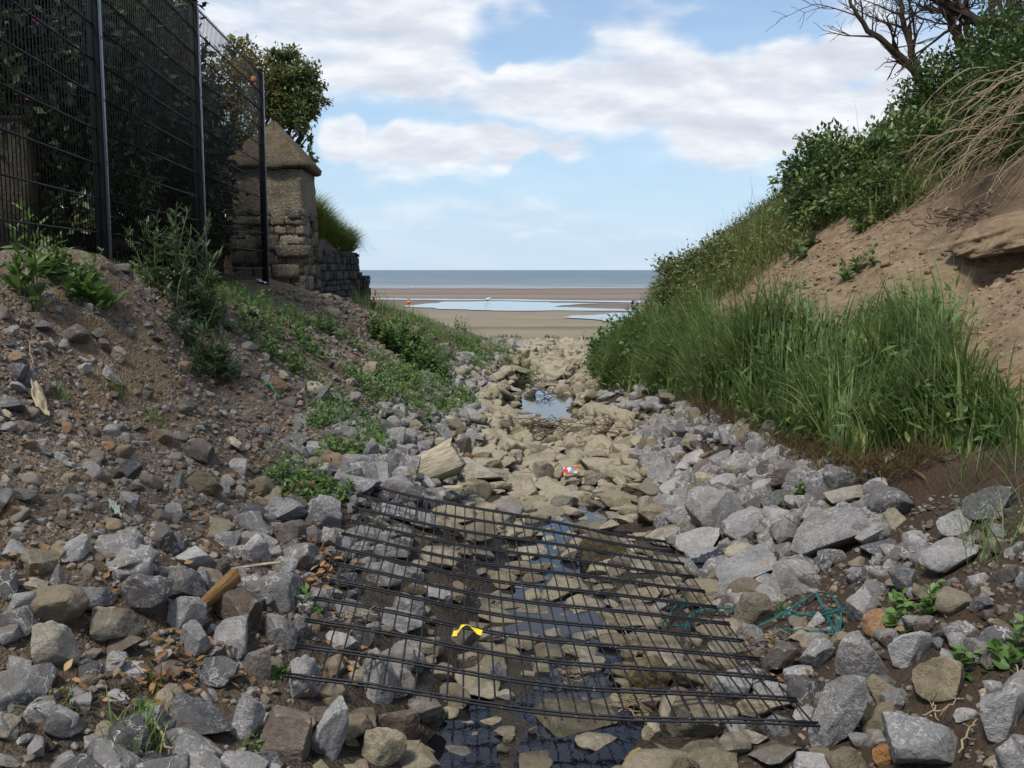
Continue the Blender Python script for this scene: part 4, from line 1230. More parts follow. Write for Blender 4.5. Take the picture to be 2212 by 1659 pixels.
# crumbs and clods fallen down the sand face
SC = [(1520, 690), (1640, 610), (1800, 500), (1950, 450), (2020, 430), (2230, 390), (2230, 860), (2100, 760), (1900, 640), (1700, 660)]
P = scatter(SC, 1500, (1.4, 5, 4.6, 14), rng, lambda x, yy: .25 + .75 * sstep(fbm(x * 2, yy * 2.5, 96, 3), -.1, .4))
size = np.clip(rng.lognormal(-3.9, .55, len(P)), .010, .10)
rock_field('sand_crumbs', P, size, rng.random(len(P)), sh0, M['sand_lump'], rng, .7, .35)
SB = [(980, 800), (1060, 725), (1290, 722), (1290, 850), (1150, 900), (1000, 900)]
P = scatter(SB, 2600, (-1.6, 2.8, 12, 29), rng)
size = np.clip(rng.lognormal(-2.9, .45, len(P)), .03, .16)
P[:, 2] = np.maximum(P[:, 2], zwater(P[:, 1]) - .03)
k = (np.abs(P[:, 0] - stream_x(P[:, 1])) > .5) | (P[:, 1] > 17) | (rng.random(len(P)) < .04); P, size = P[k], size[k]
rock_field('stream_mouth_stones', P, size, rng.uniform(.35, 1, len(P)), sh2, M['cobble'], rng, .4)

# ------------------------------------------------------------------ plants
def nrmz(a): return a / (np.linalg.norm(a, axis=-1, keepdims=True) + 1e-9)
def leaves(mb, P, D, N, ln, wd, tint, detail=False):
    """P base points, D growing directions, N face normals"""
    P = np.asarray(P, float); n = len(P)
    if n == 0: return
    D = nrmz(np.asarray(D, float)); S = nrmz(np.cross(D, np.asarray(N, float))); N = np.cross(S, D)
    ln = np.broadcast_to(ln, (n,)); wd = np.broadcast_to(wd, (n,))
    prof = [(0, 0, 0), (.45, .5, .10), (1, 0, -.06)] if not detail else [(0, 0.03, 0), (.16, .30, .05), (.38, .5, .10), (.62, .40, .07), (.82, .2, -.02), (1, 0, -.12)]
    rows = []
    for (t, hw, up) in prof:
        c = P + D * (ln * t)[:, None]
        e = N * (wd * up)[:, None]
        if hw == 0:
            rows.append([c - (N * (wd * .10)[:, None] if t == 1 else 0)])
        else:
            rows.append([c - S * (wd * hw)[:, None] + e, c - (N * (wd * .05)[:, None]), c + S * (wd * hw)[:, None] + e])
    flat = [q for r in rows for q in r]
    V = np.stack(flat, 1)
    nv = V.shape[1]
    idx, c = [], 0
    for r in rows:
        idx.append(list(range(c, c + len(r)))); c += len(r)
    F3, F4 = [], []
    for a, b in zip(idx[:-1], idx[1:]):
        if len(a) == 1: F3 += [(a[0], b[1], b[0]), (a[0], b[2], b[1])]
        elif len(b) == 1: F3 += [(a[0], a[1], b[0]), (a[1], a[2], b[0])]
        else: F4 += [(a[0], a[1], b[1], b[0]), (a[1], a[2], b[2], b[1])]
    base = (np.arange(n) * nv)[:, None, None] + mb.n
    for F, L_ in ((F3, mb.F3), (F4, mb.F4)):
        if F: L_.append((np.array(F)[None] + base).reshape(-1, len(F[0])))
    mb.V.append(V.reshape(-1, 3)); mb.T.append(np.repeat(np.broadcast_to(tint, (n,)), nv)); mb.n += n * nv
def blades(mb, P, h, wd, lean, bend, tint, rng, az=None, segs=5):
    n = len(P)
    az = rng.uniform(0, 2 * math.pi, n) if az is None else az
    dirv = np.stack([np.cos(az), np.sin(az), np.zeros(n)], -1)
    side = np.stack([-np.sin(az + rng.normal(0, .6, n)), np.cos(az), np.zeros(n)], -1); side = nrmz(side)
    rows = []
    ang0 = lean
    pos = P.copy()
    for s in range(segs + 1):
        t = s / segs
        wv = wd * (1 - t ** 2.2) * (.6 + .4 * min(1, t * 4))
        if s == segs:
            rows.append(pos[:, None, :])
        else:
            rows.append(np.stack([pos - side * wv[:, None] * .5, pos + side * wv[:, None] * .5], 1))
        a = ang0 + bend * (t ** 1.4)
        pos = pos + (dirv * np.sin(a)[:, None] + np.array([0, 0, 1]) * np.cos(a)[:, None]) * (h / segs)[:, None]
    V = np.concatenate(rows, 1); nv = V.shape[1]
    F4 = [(2 * s, 2 * s + 1, 2 * s + 3, 2 * s + 2) for s in range(segs - 1)]
    F3 = [(2 * segs - 2, 2 * segs - 1, 2 * segs)]
    base = (np.arange(n) * nv)[:, None, None] + mb.n
    mb.F4.append((np.array(F4)[None] + base).reshape(-1, 4)); mb.F3.append((np.array(F3)[None] + base).reshape(-1, 3))
    mb.V.append(V.reshape(-1, 3)); mb.T.append(np.repeat(tint, nv)); mb.n += n * nv
def crown(mb, lobes, n, size, rng, droop=.2, clump=.34, shell=.55, tint_lo=0.1, tint_hi=.9, per=26):
    vol = np.array([l[3] * l[4] * l[5] for l in lobes]) ** .75
    cnt = (vol / vol.sum() * n / per).astype(int) + 1
    for (x, y, z, rx, ry, rz), c in zip(lobes, cnt):
        d = nrmz(rng.normal(size=(c, 3)))
        r = shell + (1 - shell) * rng.random(c) ** .5
        r *= 1 + .16 * rng.normal(size=c)
        cc = d * r[:, None] * np.array([rx, ry, rz]) + np.array([x, y, z])
        rad = clump * min(rx, rz) * rng.uniform(.5, 1.2, c)
        ct = rng.uniform(tint_lo, tint_hi, c)
        k = np.repeat(np.arange(c), per)
        o = rng.normal(size=(len(k), 3)) * .5
        P = cc[k] + o * rad[k, None]
        D = nrmz(d[k] * .7 + rng.normal(size=(len(k), 3)) * .8 + np.array([0, 0, .15 - droop]))
        N = nrmz(d[k] * .5 + rng.normal(size=(len(k), 3)) * .5 + np.array([0, 0, .8]))
        sz = size * rng.uniform(.6, 1.25, len(k))
        leaves(mb, P, D, N, sz, sz * .52, np.clip(ct[k] + rng.normal(0, .14, len(k)), 0, 1))
def lobe(px, py, d, rpx, rpy, deep=None):
    x, y, z = at(px, py, d)
    s = d / FOC
    return (x, y, z, rpx * s, (deep if deep else (rpx + rpy) * .5 * s), rpy * s)
def limb(p, q, n=7, wob=.05, seed=0):
    p = np.array(p, float); q = np.array(q, float)
    t = np.linspace(0, 1, n)[:, None]
    g = np.random.default_rng(seed)
    L_ = np.linalg.norm(q - p)
    w_ = np.cumsum(g.normal(0, wob * L_ / n ** .5, (n, 3)), 0); w_ = w_ - w_[0] - t * (w_[-1] - w_[0])
    return p + (q - p) * t + w_

# ---- trees behind the fence
def tree(name, label, base, lobes, n, size, leaf, seed, group=None, **kw):
    r = np.random.default_rng(seed)
    root = empty(name, base, label, 'tree', group)
    mb = MB()
    top = np.array(max(lobes, key=lambda l: l[2])[:3])
    fork = np.array(base) + (top - np.array(base)) * .35
    mb.tube(limb(np.array(base) - (0, 0, .2), fork, 8, .04, seed), np.linspace(.13, .09, 8), 8)
    for k, l in enumerate(lobes):
        mb.tube(limb(fork, l[:3], 8, .12, seed + k), np.linspace(.06, .012, 8), 6)
    mb.build('trunk', M['bark'], root, True)
    mb = MB(); crown(mb, lobes, n, size, r, **kw)
    mb.build('crown', leaf, root)
    return root
T1 = [lobe(70, 60, 8.6, 190, 170), lobe(40, 230, 8.6, 150, 150), lobe(190, 190, 9.2, 140, 180), lobe(250, 40, 9.6, 130, 150), lobe(150, 330, 9.0, 130, 100), lobe(60, 380, 9.0, 110, 70), lobe(40, -80, 8.6, 150, 120)]
tr = tree('evergreen_tree', 'dark evergreen tree with a few pink blossoms behind the nearest fence panels', (-4.3, 8.9, 1.6), T1, 26000, .095, M['tree_dark'], 11, None)
mb = MB()
for (fx, fy) in ((76, 42), (81, 50), (58, 212)):
    p = np.array(at(fx, fy, 7.7))
    k = rng.normal(size=(7, 3)); leaves(mb, np.repeat(p[None], 7, 0), nrmz(k), rng.normal(size=(7, 3)), .028, .014, rng.random(7))
M['blossom'] = leaf_mat('pink_blossom', (.25, .02, .12), (.45, .04, .22), (.60, .10, .35))
mb.build('blossom', M['blossom'], tr)
T2 = [lobe(330, 110, 10.4, 80, 110), lobe(320, 250, 10.2, 110, 120), lobe(390, 210, 10.8, 70, 100), lobe(400, 330, 10.8, 85, 110), lobe(290, 390, 10.4, 120, 90), lobe(430, 420, 11.6, 62, 110), lobe(400, 500, 11.4, 80, 70), lobe(300, 30, 10.2, 60, 70)]
tree('evergreen_tree', 'dark drooping evergreen behind the fence beside its second post', (-4.0, 10.6, 1.55), T2, 26000, .088, M['tree_dark'], 12, None)
T3 = [lobe(520, 130, 15.2, 46, 44), lobe(500, 190, 15, 52, 60), lobe(545, 200, 15.2, 55, 70), lobe(480, 270, 14.8, 50, 70), lobe(545, 300, 14.8, 52, 60), lobe(505, 100, 15.2, 20, 26), lobe(530, 95, 15.2, 16, 18), lobe(470, 400, 14.6, 50, 80), lobe(530, 390, 14.4, 40, 60)]
tree('garden_tree', 'tree with golden tipped shoots rising behind the fence above the gate pillar', (-4.15, 14.6, 1.4), T3, 13000, .06, M['tree_gold'], 13, None, shell=.4)
T4 = [lobe(615, 145, 15.6, 48, 36), lobe(640, 185, 15.4, 52, 46), lobe(668, 210, 15.4, 34, 40), lobe(600, 215, 15.4, 50, 52), lobe(630, 245, 15.2, 40, 34), lobe(652, 275, 15, 18, 16), lobe(662, 300, 15, 10, 22), lobe(610, 115, 15.4, 26, 14), lobe(660, 170, 15.4, 30, 26), lobe(676, 330, 14.4, 8, 16)]
tree('garden_tree', 'rounded bushy tree against the sky just above the pillar cap', (-3.75, 15.2, 1.4), T4, 15000, .06, M['tree_green'], 14, None, shell=.35, tint_lo=.05, tint_hi=.8)
IVY = [lobe(130, 480, 8.3, 90, 70), lobe(300, 510, 9.3, 100, 60), lobe(420, 540, 11, 70, 55), lobe(230, 430, 9, 100, 70), lobe(360, 450, 10.2, 90, 70), lobe(60, 300, 9.6, 160, 130), lobe(230, 300, 10.4, 150, 130), lobe(160, 130, 10.4, 160, 150), lobe(380, 300, 11.6, 90, 140)]
tree('hedge_shrub', 'dark unlit hedge shrub filling the base of the fence', (-3.75, 9.3, 1.6), IVY, 15000, .085, M['tree_dark'], 15, None)

# ---- right bank: tall grass mound, bank grass, brambles
TG = [(1290, 845), (1275, 790), (1330, 730), (1450, 715), (1600, 735), (1760, 745), (1890, 715), (1960, 700), (2030, 760), (2090, 850), (2215, 915), (2215, 975), (2060, 985), (1960, 975), (1830, 1000), (1700, 965), (1640, 935), (1560, 880), (1430, 850), (1350, 850)]
r = np.random.default_rng(31)
P = scatter(TG, 17500, (.9, 4.0, 4.4, 19), r, lambda x, yy: .35 + .65 * sstep(fbm(x * 1.5, yy * 1.5, 66, 3), -.4, .2))
hump = (1 - .5 * sstep(to_photo(P[:, 0], P[:, 1], P[:, 2])[0], 2040, 2150)) * (.50 + .50 * sstep(fbm(P[:, 0] * 1.2, P[:, 1] * 1.2, 67, 2), -.4, .4))
h = np.clip(r.normal(.52, .16, len(P)), .15, .95) * hump * (1 - .25 * sstep(P[:, 1], 9, 15))
mb = MB()
az = np.pi * (.9 + 1.5 * fbm(P[:, 0] * 1.9, P[:, 1] * 1.9, 73, 2)) + r.normal(0, .55, len(P))
tint_ = np.clip(r.normal(.46, .24, len(P)) + .45 * fbm(P[:, 0] * 2.2, P[:, 1] * 2.2, 68, 2), 0, 1)
blades(mb, P, h, r.uniform(.007, .019, len(P)), np.abs(r.normal(.22, .2, len(P))), np.abs(r.normal(1.05, .6, len(P))), tint_, r, az, 6)
k = r.random(len(P)) < .07
blades(mb, P[k], h[k] * 1.25, np.full(k.sum(), .0035), np.abs(r.normal(.08, .08, k.sum())), np.abs(r.normal(.22, .15, k.sum())), np.full(k.sum(), .95), r)
k = r.random(len(P)) < .55
q = P[k] + np.c_[r.normal(0, .06, (k.sum(), 2)), h[k] * r.uniform(.1, .8, k.sum())]
leaves(mb, q, r.normal(size=(k.sum(), 3)) + (-.3, -.6, .2), r.normal(size=(k.sum(), 3)) * .5 + (0, -.2, 1), r.uniform(.04, .13, k.sum()), r.uniform(.012, .030, k.sum()), np.clip(r.normal(.4, .2, k.sum()), 0, 1))
o = mb.build('tall_grass', M['grass']); o['kind'] = 'stuff'
k = r.random(len(P)) < .05
mb = MB()
blades(mb, P[k], h[k] * r.uniform(.6, 1.15, k.sum()), r.uniform(.004, .009, k.sum()), np.abs(r.normal(.5, .4, k.sum())), np.abs(r.normal(1.1, .6, k.sum())), r.random(k.sum()), r)
o = mb.build('dead_grass_blades', M['straw']); o['kind'] = 'stuff'
# straw-coloured foot of the mound
SF = [(1480, 855), (1560, 880), (1640, 935), (1700, 970), (1820, 1000), (1960, 975), (2060, 985), (2010, 1010), (1900, 1045), (1780, 1035), (1690, 1005), (1610, 950), (1520, 900)]
P = scatter(SF, 1500, (.9, 2.8, 4.6, 12), r)
mb = MB()
blades(mb, P, r.uniform(.10, .30, len(P)), r.uniform(.004, .008, len(P)), np.abs(r.normal(.7, .3, len(P))), np.abs(r.normal(.7, .3, len(P))), r.random(len(P)), r, -np.pi / 2 + r.normal(0, .8, len(P)))
o = mb.build('dry_grass', M['straw']); o['kind'] = 'stuff'
BG = [(1395, 690), (1410, 640), (1470, 595), (1580, 520), (1700, 430), (1800, 375), (1900, 330), (1960, 300), (2100, 195), (2220, 120), (2220, 330), (2100, 380), (2000, 440), (1900, 485), (1800, 480), (1720, 540), (1650, 600), (1560, 660), (1480, 690)]
P = scatter(BG, 24000, (1.4, 7, 8.5, 18), r)
hh = np.clip(r.normal(.25, .10, len(P)), .07, .6)
mb = MB()
blades(mb, P, hh, r.uniform(.006, .014, len(P)), np.abs(r.normal(.35, .25, len(P))), np.abs(r.normal(.9, .5, len(P))), np.clip(r.normal(.45, .22, len(P)) + .3 * fbm(P[:, 0], P[:, 1], 69, 3), 0, 1), r, np.pi + r.normal(0, 1.2, len(P)), 4)
k = r.random(len(P)) < .012
blades(mb, P[k], hh[k] * 2.1, np.full(k.sum(), .005), np.abs(r.normal(.15, .1, k.sum())), np.abs(r.normal(.25, .2, k.sum())), np.full(k.sum(), .9), r, None, 4)
# low leafy herbs among the grass
k = r.random(len(P)) < .95
q = P[k] + np.c_[r.normal(0, .05, (k.sum(), 2)), r.uniform(.05, .30, k.sum())]
leaves(mb, q, r.normal(size=(k.sum(), 3)) + (-.4, -.3, .3), r.normal(size=(k.sum(), 3)) * .5 + (0, 0, 1), r.uniform(.03, .085, k.sum()), r.uniform(.012, .032, k.sum()), np.clip(r.uniform(0, .7, k.sum()) + .5 * fbm(q[:, 0] * 1.5, q[:, 1] * 1.5, 74, 2), 0, 1))
o = mb.build('bank_grass', M['fine_grass']); o['kind'] = 'stuff'
# tufted upright seed heads along the skyline
def shrub(name, label, lobes, n, size, mat, seed, cat='shrub', group=None, **kw):
    r_ = np.random.default_rng(seed)
    cx = float(np.mean([l[0] for l in lobes])); cy = float(np.mean([l[1] for l in lobes]))
    zb = ground(cx, cy)
    root = empty(name, (cx, cy, zb), label, cat, group)
    mb = MB()
    for k, l in enumerate(lobes):
        for s in range(4):
            tip = np.array(l[:3]) + r_.normal(0, .5, 3) * np.array(l[3:])
            b0 = (l[0] + r_.normal(0, .1), l[1] + r_.normal(0, .1), ground(l[0], l[1]) - .05)
            mb.tube(limb(b0, tip, 7, .1, seed + k * 7 + s), np.linspace(.010, .004, 7), 5, r_.random() * .5)
    mb.build('stems', M['twig'], root)
    mb = MB(); crown(mb, lobes, n, size, r_, **kw)
    mb.build('foliage', mat, root)
    return root
shrub('bramble_shrub', 'dark broad-leaved bramble on the crest, directly above the bare sand', [lobe(1790, 355, 11.8, 70, 60), lobe(1745, 400, 11.8, 55, 60), lobe(1860, 380, 11.3, 90, 80), lobe(1850, 445, 10.7, 90, 45), lobe(1790, 450, 11.2, 80, 50)], 11000, .078, M['bramble'], 41, clump=.42)
shrub('bramble_shrub', 'bright-leaved bramble spilling down over the top edge of the sand face', [lobe(1950, 350, 10.9, 80, 75), lobe(1930, 420, 10.2, 85, 50), lobe(2010, 330, 10.4, 70, 70), lobe(1900, 470, 9.9, 45, 28), lobe(1975, 440, 9.7, 50, 32)], 10500, .082, M['bramble'], 42, clump=.42, tint_lo=.3, tint_hi=1)
shrub('hawthorn_shrub', 'dense dark shrub on the crest at the foot of the bare trees', [lobe(1990, 250, 11.6, 60, 55), lobe(2060, 200, 11.3, 90, 80), lobe(2080, 270, 10.8, 90, 70), lobe(2150, 150, 11, 90, 100), lobe(2010, 300, 11, 60, 50)], 12000, .065, M['bramble'], 43, clump=.35, tint_hi=.6)
shrub('hawthorn_shrub', 'shaggy dark green shrub at the top right edge, overhung by dry stems', [lobe(2190, 110, 10, 90, 90), lobe(2180, 230, 9.4, 100, 90), lobe(2110, 320, 9.5, 80, 60), lobe(2220, 300, 8.8, 70, 70), lobe(2240, 180, 9.4, 70, 110)], 14000, .062, M['bramble'], 44, clump=.35, tint_hi=.55)
shrub('leafy_bush', 'rounded green bush at the seaward end of the right bank, against the sea', [lobe(1450, 610, 14.4, 42, 50), lobe(1500, 585, 14.0, 55, 48), lobe(1570, 560, 13.4, 60, 50), lobe(1440, 665, 14.2, 40, 40), lobe(1520, 640, 13.2, 65, 40), lobe(1600, 600, 12.6, 60, 40)], 9000, .06, M['fine_grass'], 45, clump=.4, tint_hi=.7)
shrub('nettle_clump', 'dark green leafy clump hanging over the stones where the right bank meets the stream', [lobe(1310, 780, 14.6, 42, 55), lobe(1350, 740, 14.2, 50, 55), lobe(1400, 760, 13, 55, 60), lobe(1330, 830, 13.4, 45, 30), lobe(1420, 700, 13.6, 50, 40), lobe(1290, 815, 14.6, 26, 30)], 6000, .075, M['weed'], 46, clump=.4, tint_hi=.6)

# ---- bare trees on the right crest
def bare_tree(label, start, mains, seed, twigs=1.0):
    r_ = np.random.default_rng(seed)
    root = empty('bare_tree', start, label, 'tree', 'bare trees on the right crest')
    tk, tw = MB(), MB()
    def grow(mb_from, p, d, L_, rad, depth):
        n = 6
        pts = [np.array(p)]
        dd = np.array(d, float)
        for i in range(n):
            dd = nrmz(dd + r_.normal(0, .14, 3) + np.array([0, 0, .03]))
            pts.append(pts[-1] + dd * L_ / n)
        (tk if rad > .011 else tw).tube(pts, np.linspace(rad, max(rad * .45, .0022), n + 1), 6 if rad > .011 else 4, r_.random() * .55)
        if depth == 0: return
        for c in range(int(r_.integers(3, 6))):
            i = int(r_.integers(2, n + 1))
            nd = nrmz(dd * .8 + r_.normal(0, .62, 3) * np.array([1, .8, 1]) + np.array([-.08, 0, .12]))
            grow(None, pts[i], nd, L_ * r_.uniform(.5, .75), max(rad * .5, .0024), depth - 1)
    for pl in mains:
        pts = [np.array(at(*q)) for q in pl[0]]
        t = np.linspace(0, 1, len(pts)); tt = np.linspace(0, 1, 14)
        P_ = np.stack([np.interp(tt, t, [p[k] for p in pts]) for k in range(3)], -1) + r_.normal(0, .012, (14, 3))
        rr = np.linspace(pl[1], pl[2], 14)
        tk.tube(P_, rr, 7, .25)
        for i in range(3, 14):
            for _ in range(pl[3]):
                d = nrmz((P_[min(i + 1, 13)] - P_[i - 1]) * 2.0 + r_.normal(0, .6, 3) * np.array([.5, .4, .5]) + np.array(pl[4]))
                grow(None, P_[i], d, r_.uniform(.30, .62) * twigs, rr[i] * .42, 2)
    tk.build('trunk', M['bark'], root, True)
    tw.build('twigs', M['twig'], root)
bare_tree('leafless tree leaning out to the left over the bank, thin twigs against the cloud', at(2000, 200, 12), [
    ([(2005, 210, 12), (1985, 160, 12), (1930, 105, 12), (1880, 70, 12), (1850, 30, 12), (1832, -10, 12)], .060, .014, 1, (-.25, 0, .25)),
    ([(1985, 160, 12), (1965, 100, 12.1), (1948, 40, 12.1), (1940, -30, 12.2)], .050, .022, 1, (-.1, 0, .3))], 51)
bare_tree('leafless tree with dark upright trunks in the top right corner', at(2110, 150, 11.6), [
    ([(2100, 160, 11.6), (2060, 70, 11.7), (2045, 0, 11.7), (2040, -40, 11.7)], .065, .03, 1, (0, 0, .3)),
    ([(2120, 150, 11.5), (2090, 60, 11.5), (2075, 10, 11.5), (2040, -30, 11.5)], .05, .02, 1, (0, 0, .3)),
    ([(2215, 60, 11), (2150, 55, 11), (2100, 40, 11), (2050, 10, 11), (1990, -15, 11)], .075, .03, 1, (-.1, 0, .2)),
    ([(2200, 110, 10.8), (2190, 30, 10.8), (2180, -30, 10.8)], .07, .04, 1, (0, 0, .2))], 52)
# ---- dry stems arching down over the sand at the right edge
def dry_stems():
    r_ = np.random.default_rng(61)
    root = empty('dry_bramble', at(2190, 250, 9.2), 'tangle of long dry straw-coloured stems hanging over the sand at the right edge', 'dead plant')
    mb = MB()
    for k in range(85):
        sx = r_.uniform(2130, 2340); sy = r_.uniform(130, 390)
        ex = sx - r_.uniform(80, 210) ; ey = sy + r_.uniform(50, 190)
        if ey > 470: ey = 470 - r_.uniform(0, 40)
        d = r_.uniform(8.0, 9.2)
        p = np.array(at(sx, sy, d + .3)); q = np.array(at(ex, ey, d - .35))
        mid = (p + q) / 2 + np.array([r_.normal(-.10, .1), -.1, r_.uniform(.05, .28)])
        t = np.linspace(0, 1, 12)[:, None]
        pts = p * (1 - t) ** 2 + 2 * mid * t * (1 - t) + q * t ** 2 + r_.normal(0, .006, (12, 3))
        mb.tube(pts, np.linspace(r_.uniform(.004, .009), .0022, 12), 4, r_.uniform(.7, 1))
        for s in range(3):
            i = int(r_.integers(4, 11))
            e = pts[i] + np.array([r_.normal(-.12, .1), r_.normal(0, .05), r_.normal(-.10, .09)])
            mb.tube(limb(pts[i], e, 5, .1, k * 5 + s), np.linspace(.0032, .0016, 5), 3, r_.uniform(.4, 1))
    mb.build('stems', M['twig'], root)
dry_stems()
# ---- grass cushion hanging over the wall top
r = np.random.default_rng(33)
tus = empty('grass_tussock', (-2.85, 15.0, 1.98), 'bright green cushion of grass growing on and spilling over the low stone wall', 'grass tussock')
n = 8500
P = np.c_[r.uniform(-3.05, -2.64, n), r.uniform(13.55, 16.9, n), np.full(n, 1.97)]
P[:, 2] += .38 * np.exp(-((P[:, 1] - 14.2) / .9) ** 2) * np.clip(1 - ((P[:, 0] + 2.85) / .25) ** 2, 0, 1) + .10 * np.clip(1 - ((P[:, 0] + 2.85) / .25) ** 2, 0, 1)
mb = MB()
blades(mb, P, r.uniform(.22, .55, n), r.uniform(.006, .012, n), np.abs(r.normal(.55, .3, n)), np.abs(r.normal(1.35, .5, n)), np.clip(r.normal(.5, .22, n), 0, 1), r, r.normal(0, .9, n), 5)
mb.build('blades', M['bright_grass'], tus)
gx, gy = np.meshgrid(np.linspace(-1, 1, 9), np.linspace(13.5, 16.95, 24), indexing='ij')
gz = 1.93 + (.38 * np.exp(-((gy - 14.2) / .9) ** 2) + .12) * np.clip(1 - gx ** 2, 0, 1) + .03 * fbm(gx * 3, gy * 4, 92, 3)
V = np.stack([-2.85 + gx * .24, gy, np.where(np.abs(gx) > .99, 1.90, gz)], -1).reshape(-1, 3)
F = [(i * 24 + j, (i + 1) * 24 + j, (i + 1) * 24 + j + 1, i * 24 + j + 1) for i in range(8) for j in range(23)]
mesh_np('turf', V, [F], M['ground'], tus, None, True)

# ------------------------------------------------------------------ weeds
def weed(label, px, py, h, wide, stems, leaf, per, mat='weed', name='weed', cat='weed', seed=0, lean=.3, width=.45, upright=.4, foot=None, group=None, tlo=.1, thi=.9, narrow=False):
    """stems rising from a patch of ground, leaves all the way up; h and wide in metres"""
    r = np.random.default_rng(seed + 500)
    g = hit(px, py)
    root = empty(name, g[:], label, cat, group)
    sb, lb = MB(), MB()
    for s in range(stems):
        a = r.uniform(0, 6.28); q = math.sqrt(r.random()) * wide * .5
        x, y = g.x + q * math.cos(a), g.y + q * math.sin(a) * (.8 if foot is None else foot)
        z = ground(x, y) - .015
        hh = h * r.uniform(.55, 1.1) * (1 - .35 * (q / (wide * .5 + 1e-6)) ** 2)
        az = r.uniform(0, 6.28); ln = abs(r.normal(0, lean))
        n = 7
        t = np.linspace(0, 1, n)
        pts = np.c_[x + math.cos(az) * ln * hh * t ** 1.5, y + math.sin(az) * ln * hh * t ** 1.5, z + hh * t] + r.normal(0, hh * .012, (n, 3))
        if stems <= 12: sb = MB()
        sb.tube(pts, np.linspace(max(.0016, hh * .010), max(.0009, hh * .004), n), 5, r.uniform(.25, .75))
        if stems <= 12: sb.build('stem', M['stem'], root)
        k = int(max(3, per * r.uniform(.7, 1.3)))
        tt = r.uniform(.06, 1, k)
        B = np.stack([np.interp(tt, t, pts[:, i]) for i in range(3)], -1)
        la = r.uniform(0, 6.28, k)
        D = np.stack([np.cos(la), np.sin(la), r.normal(upright, .4, k)], -1)
        D[tt > .85, 2] += .6
        N = np.stack([r.normal(0, .35, k), r.normal(0, .35, k) - .15, np.ones(k)], -1)
        sz = leaf * (1.15 - .6 * tt) * r.uniform(.65, 1.25, k)
        ti = np.clip(r.uniform(tlo, thi, k) * .6 + .4 * tt, 0, 1)
        if narrow:      # spiny lobed leaves: a rib with side teeth
            leaves(lb, B, D, N, sz, sz * .20, ti)
            Dn = nrmz(D); Sn = nrmz(np.cross(Dn, N))
            for f in (.25, .45, .65, .82):
                for sg in (-1, 1):
                    leaves(lb, B + Dn * (sz * f)[:, None], Dn * .55 + Sn * sg, N, sz * .34 * (1.2 - f), sz * .085, ti)
        else:
            leaves(lb, B, D, N, sz, sz * width, ti, leaf > .045)
    if stems > 12: sb.build('stems', M['stem'], root)
    lb.build('foliage', M[mat], root)
    return root
M['stem'] = tint_mat('green_stem', [(0, (.05, .035, .02)), (.5, (.08, .11, .035)), (1, (.20, .22, .09))], .6)
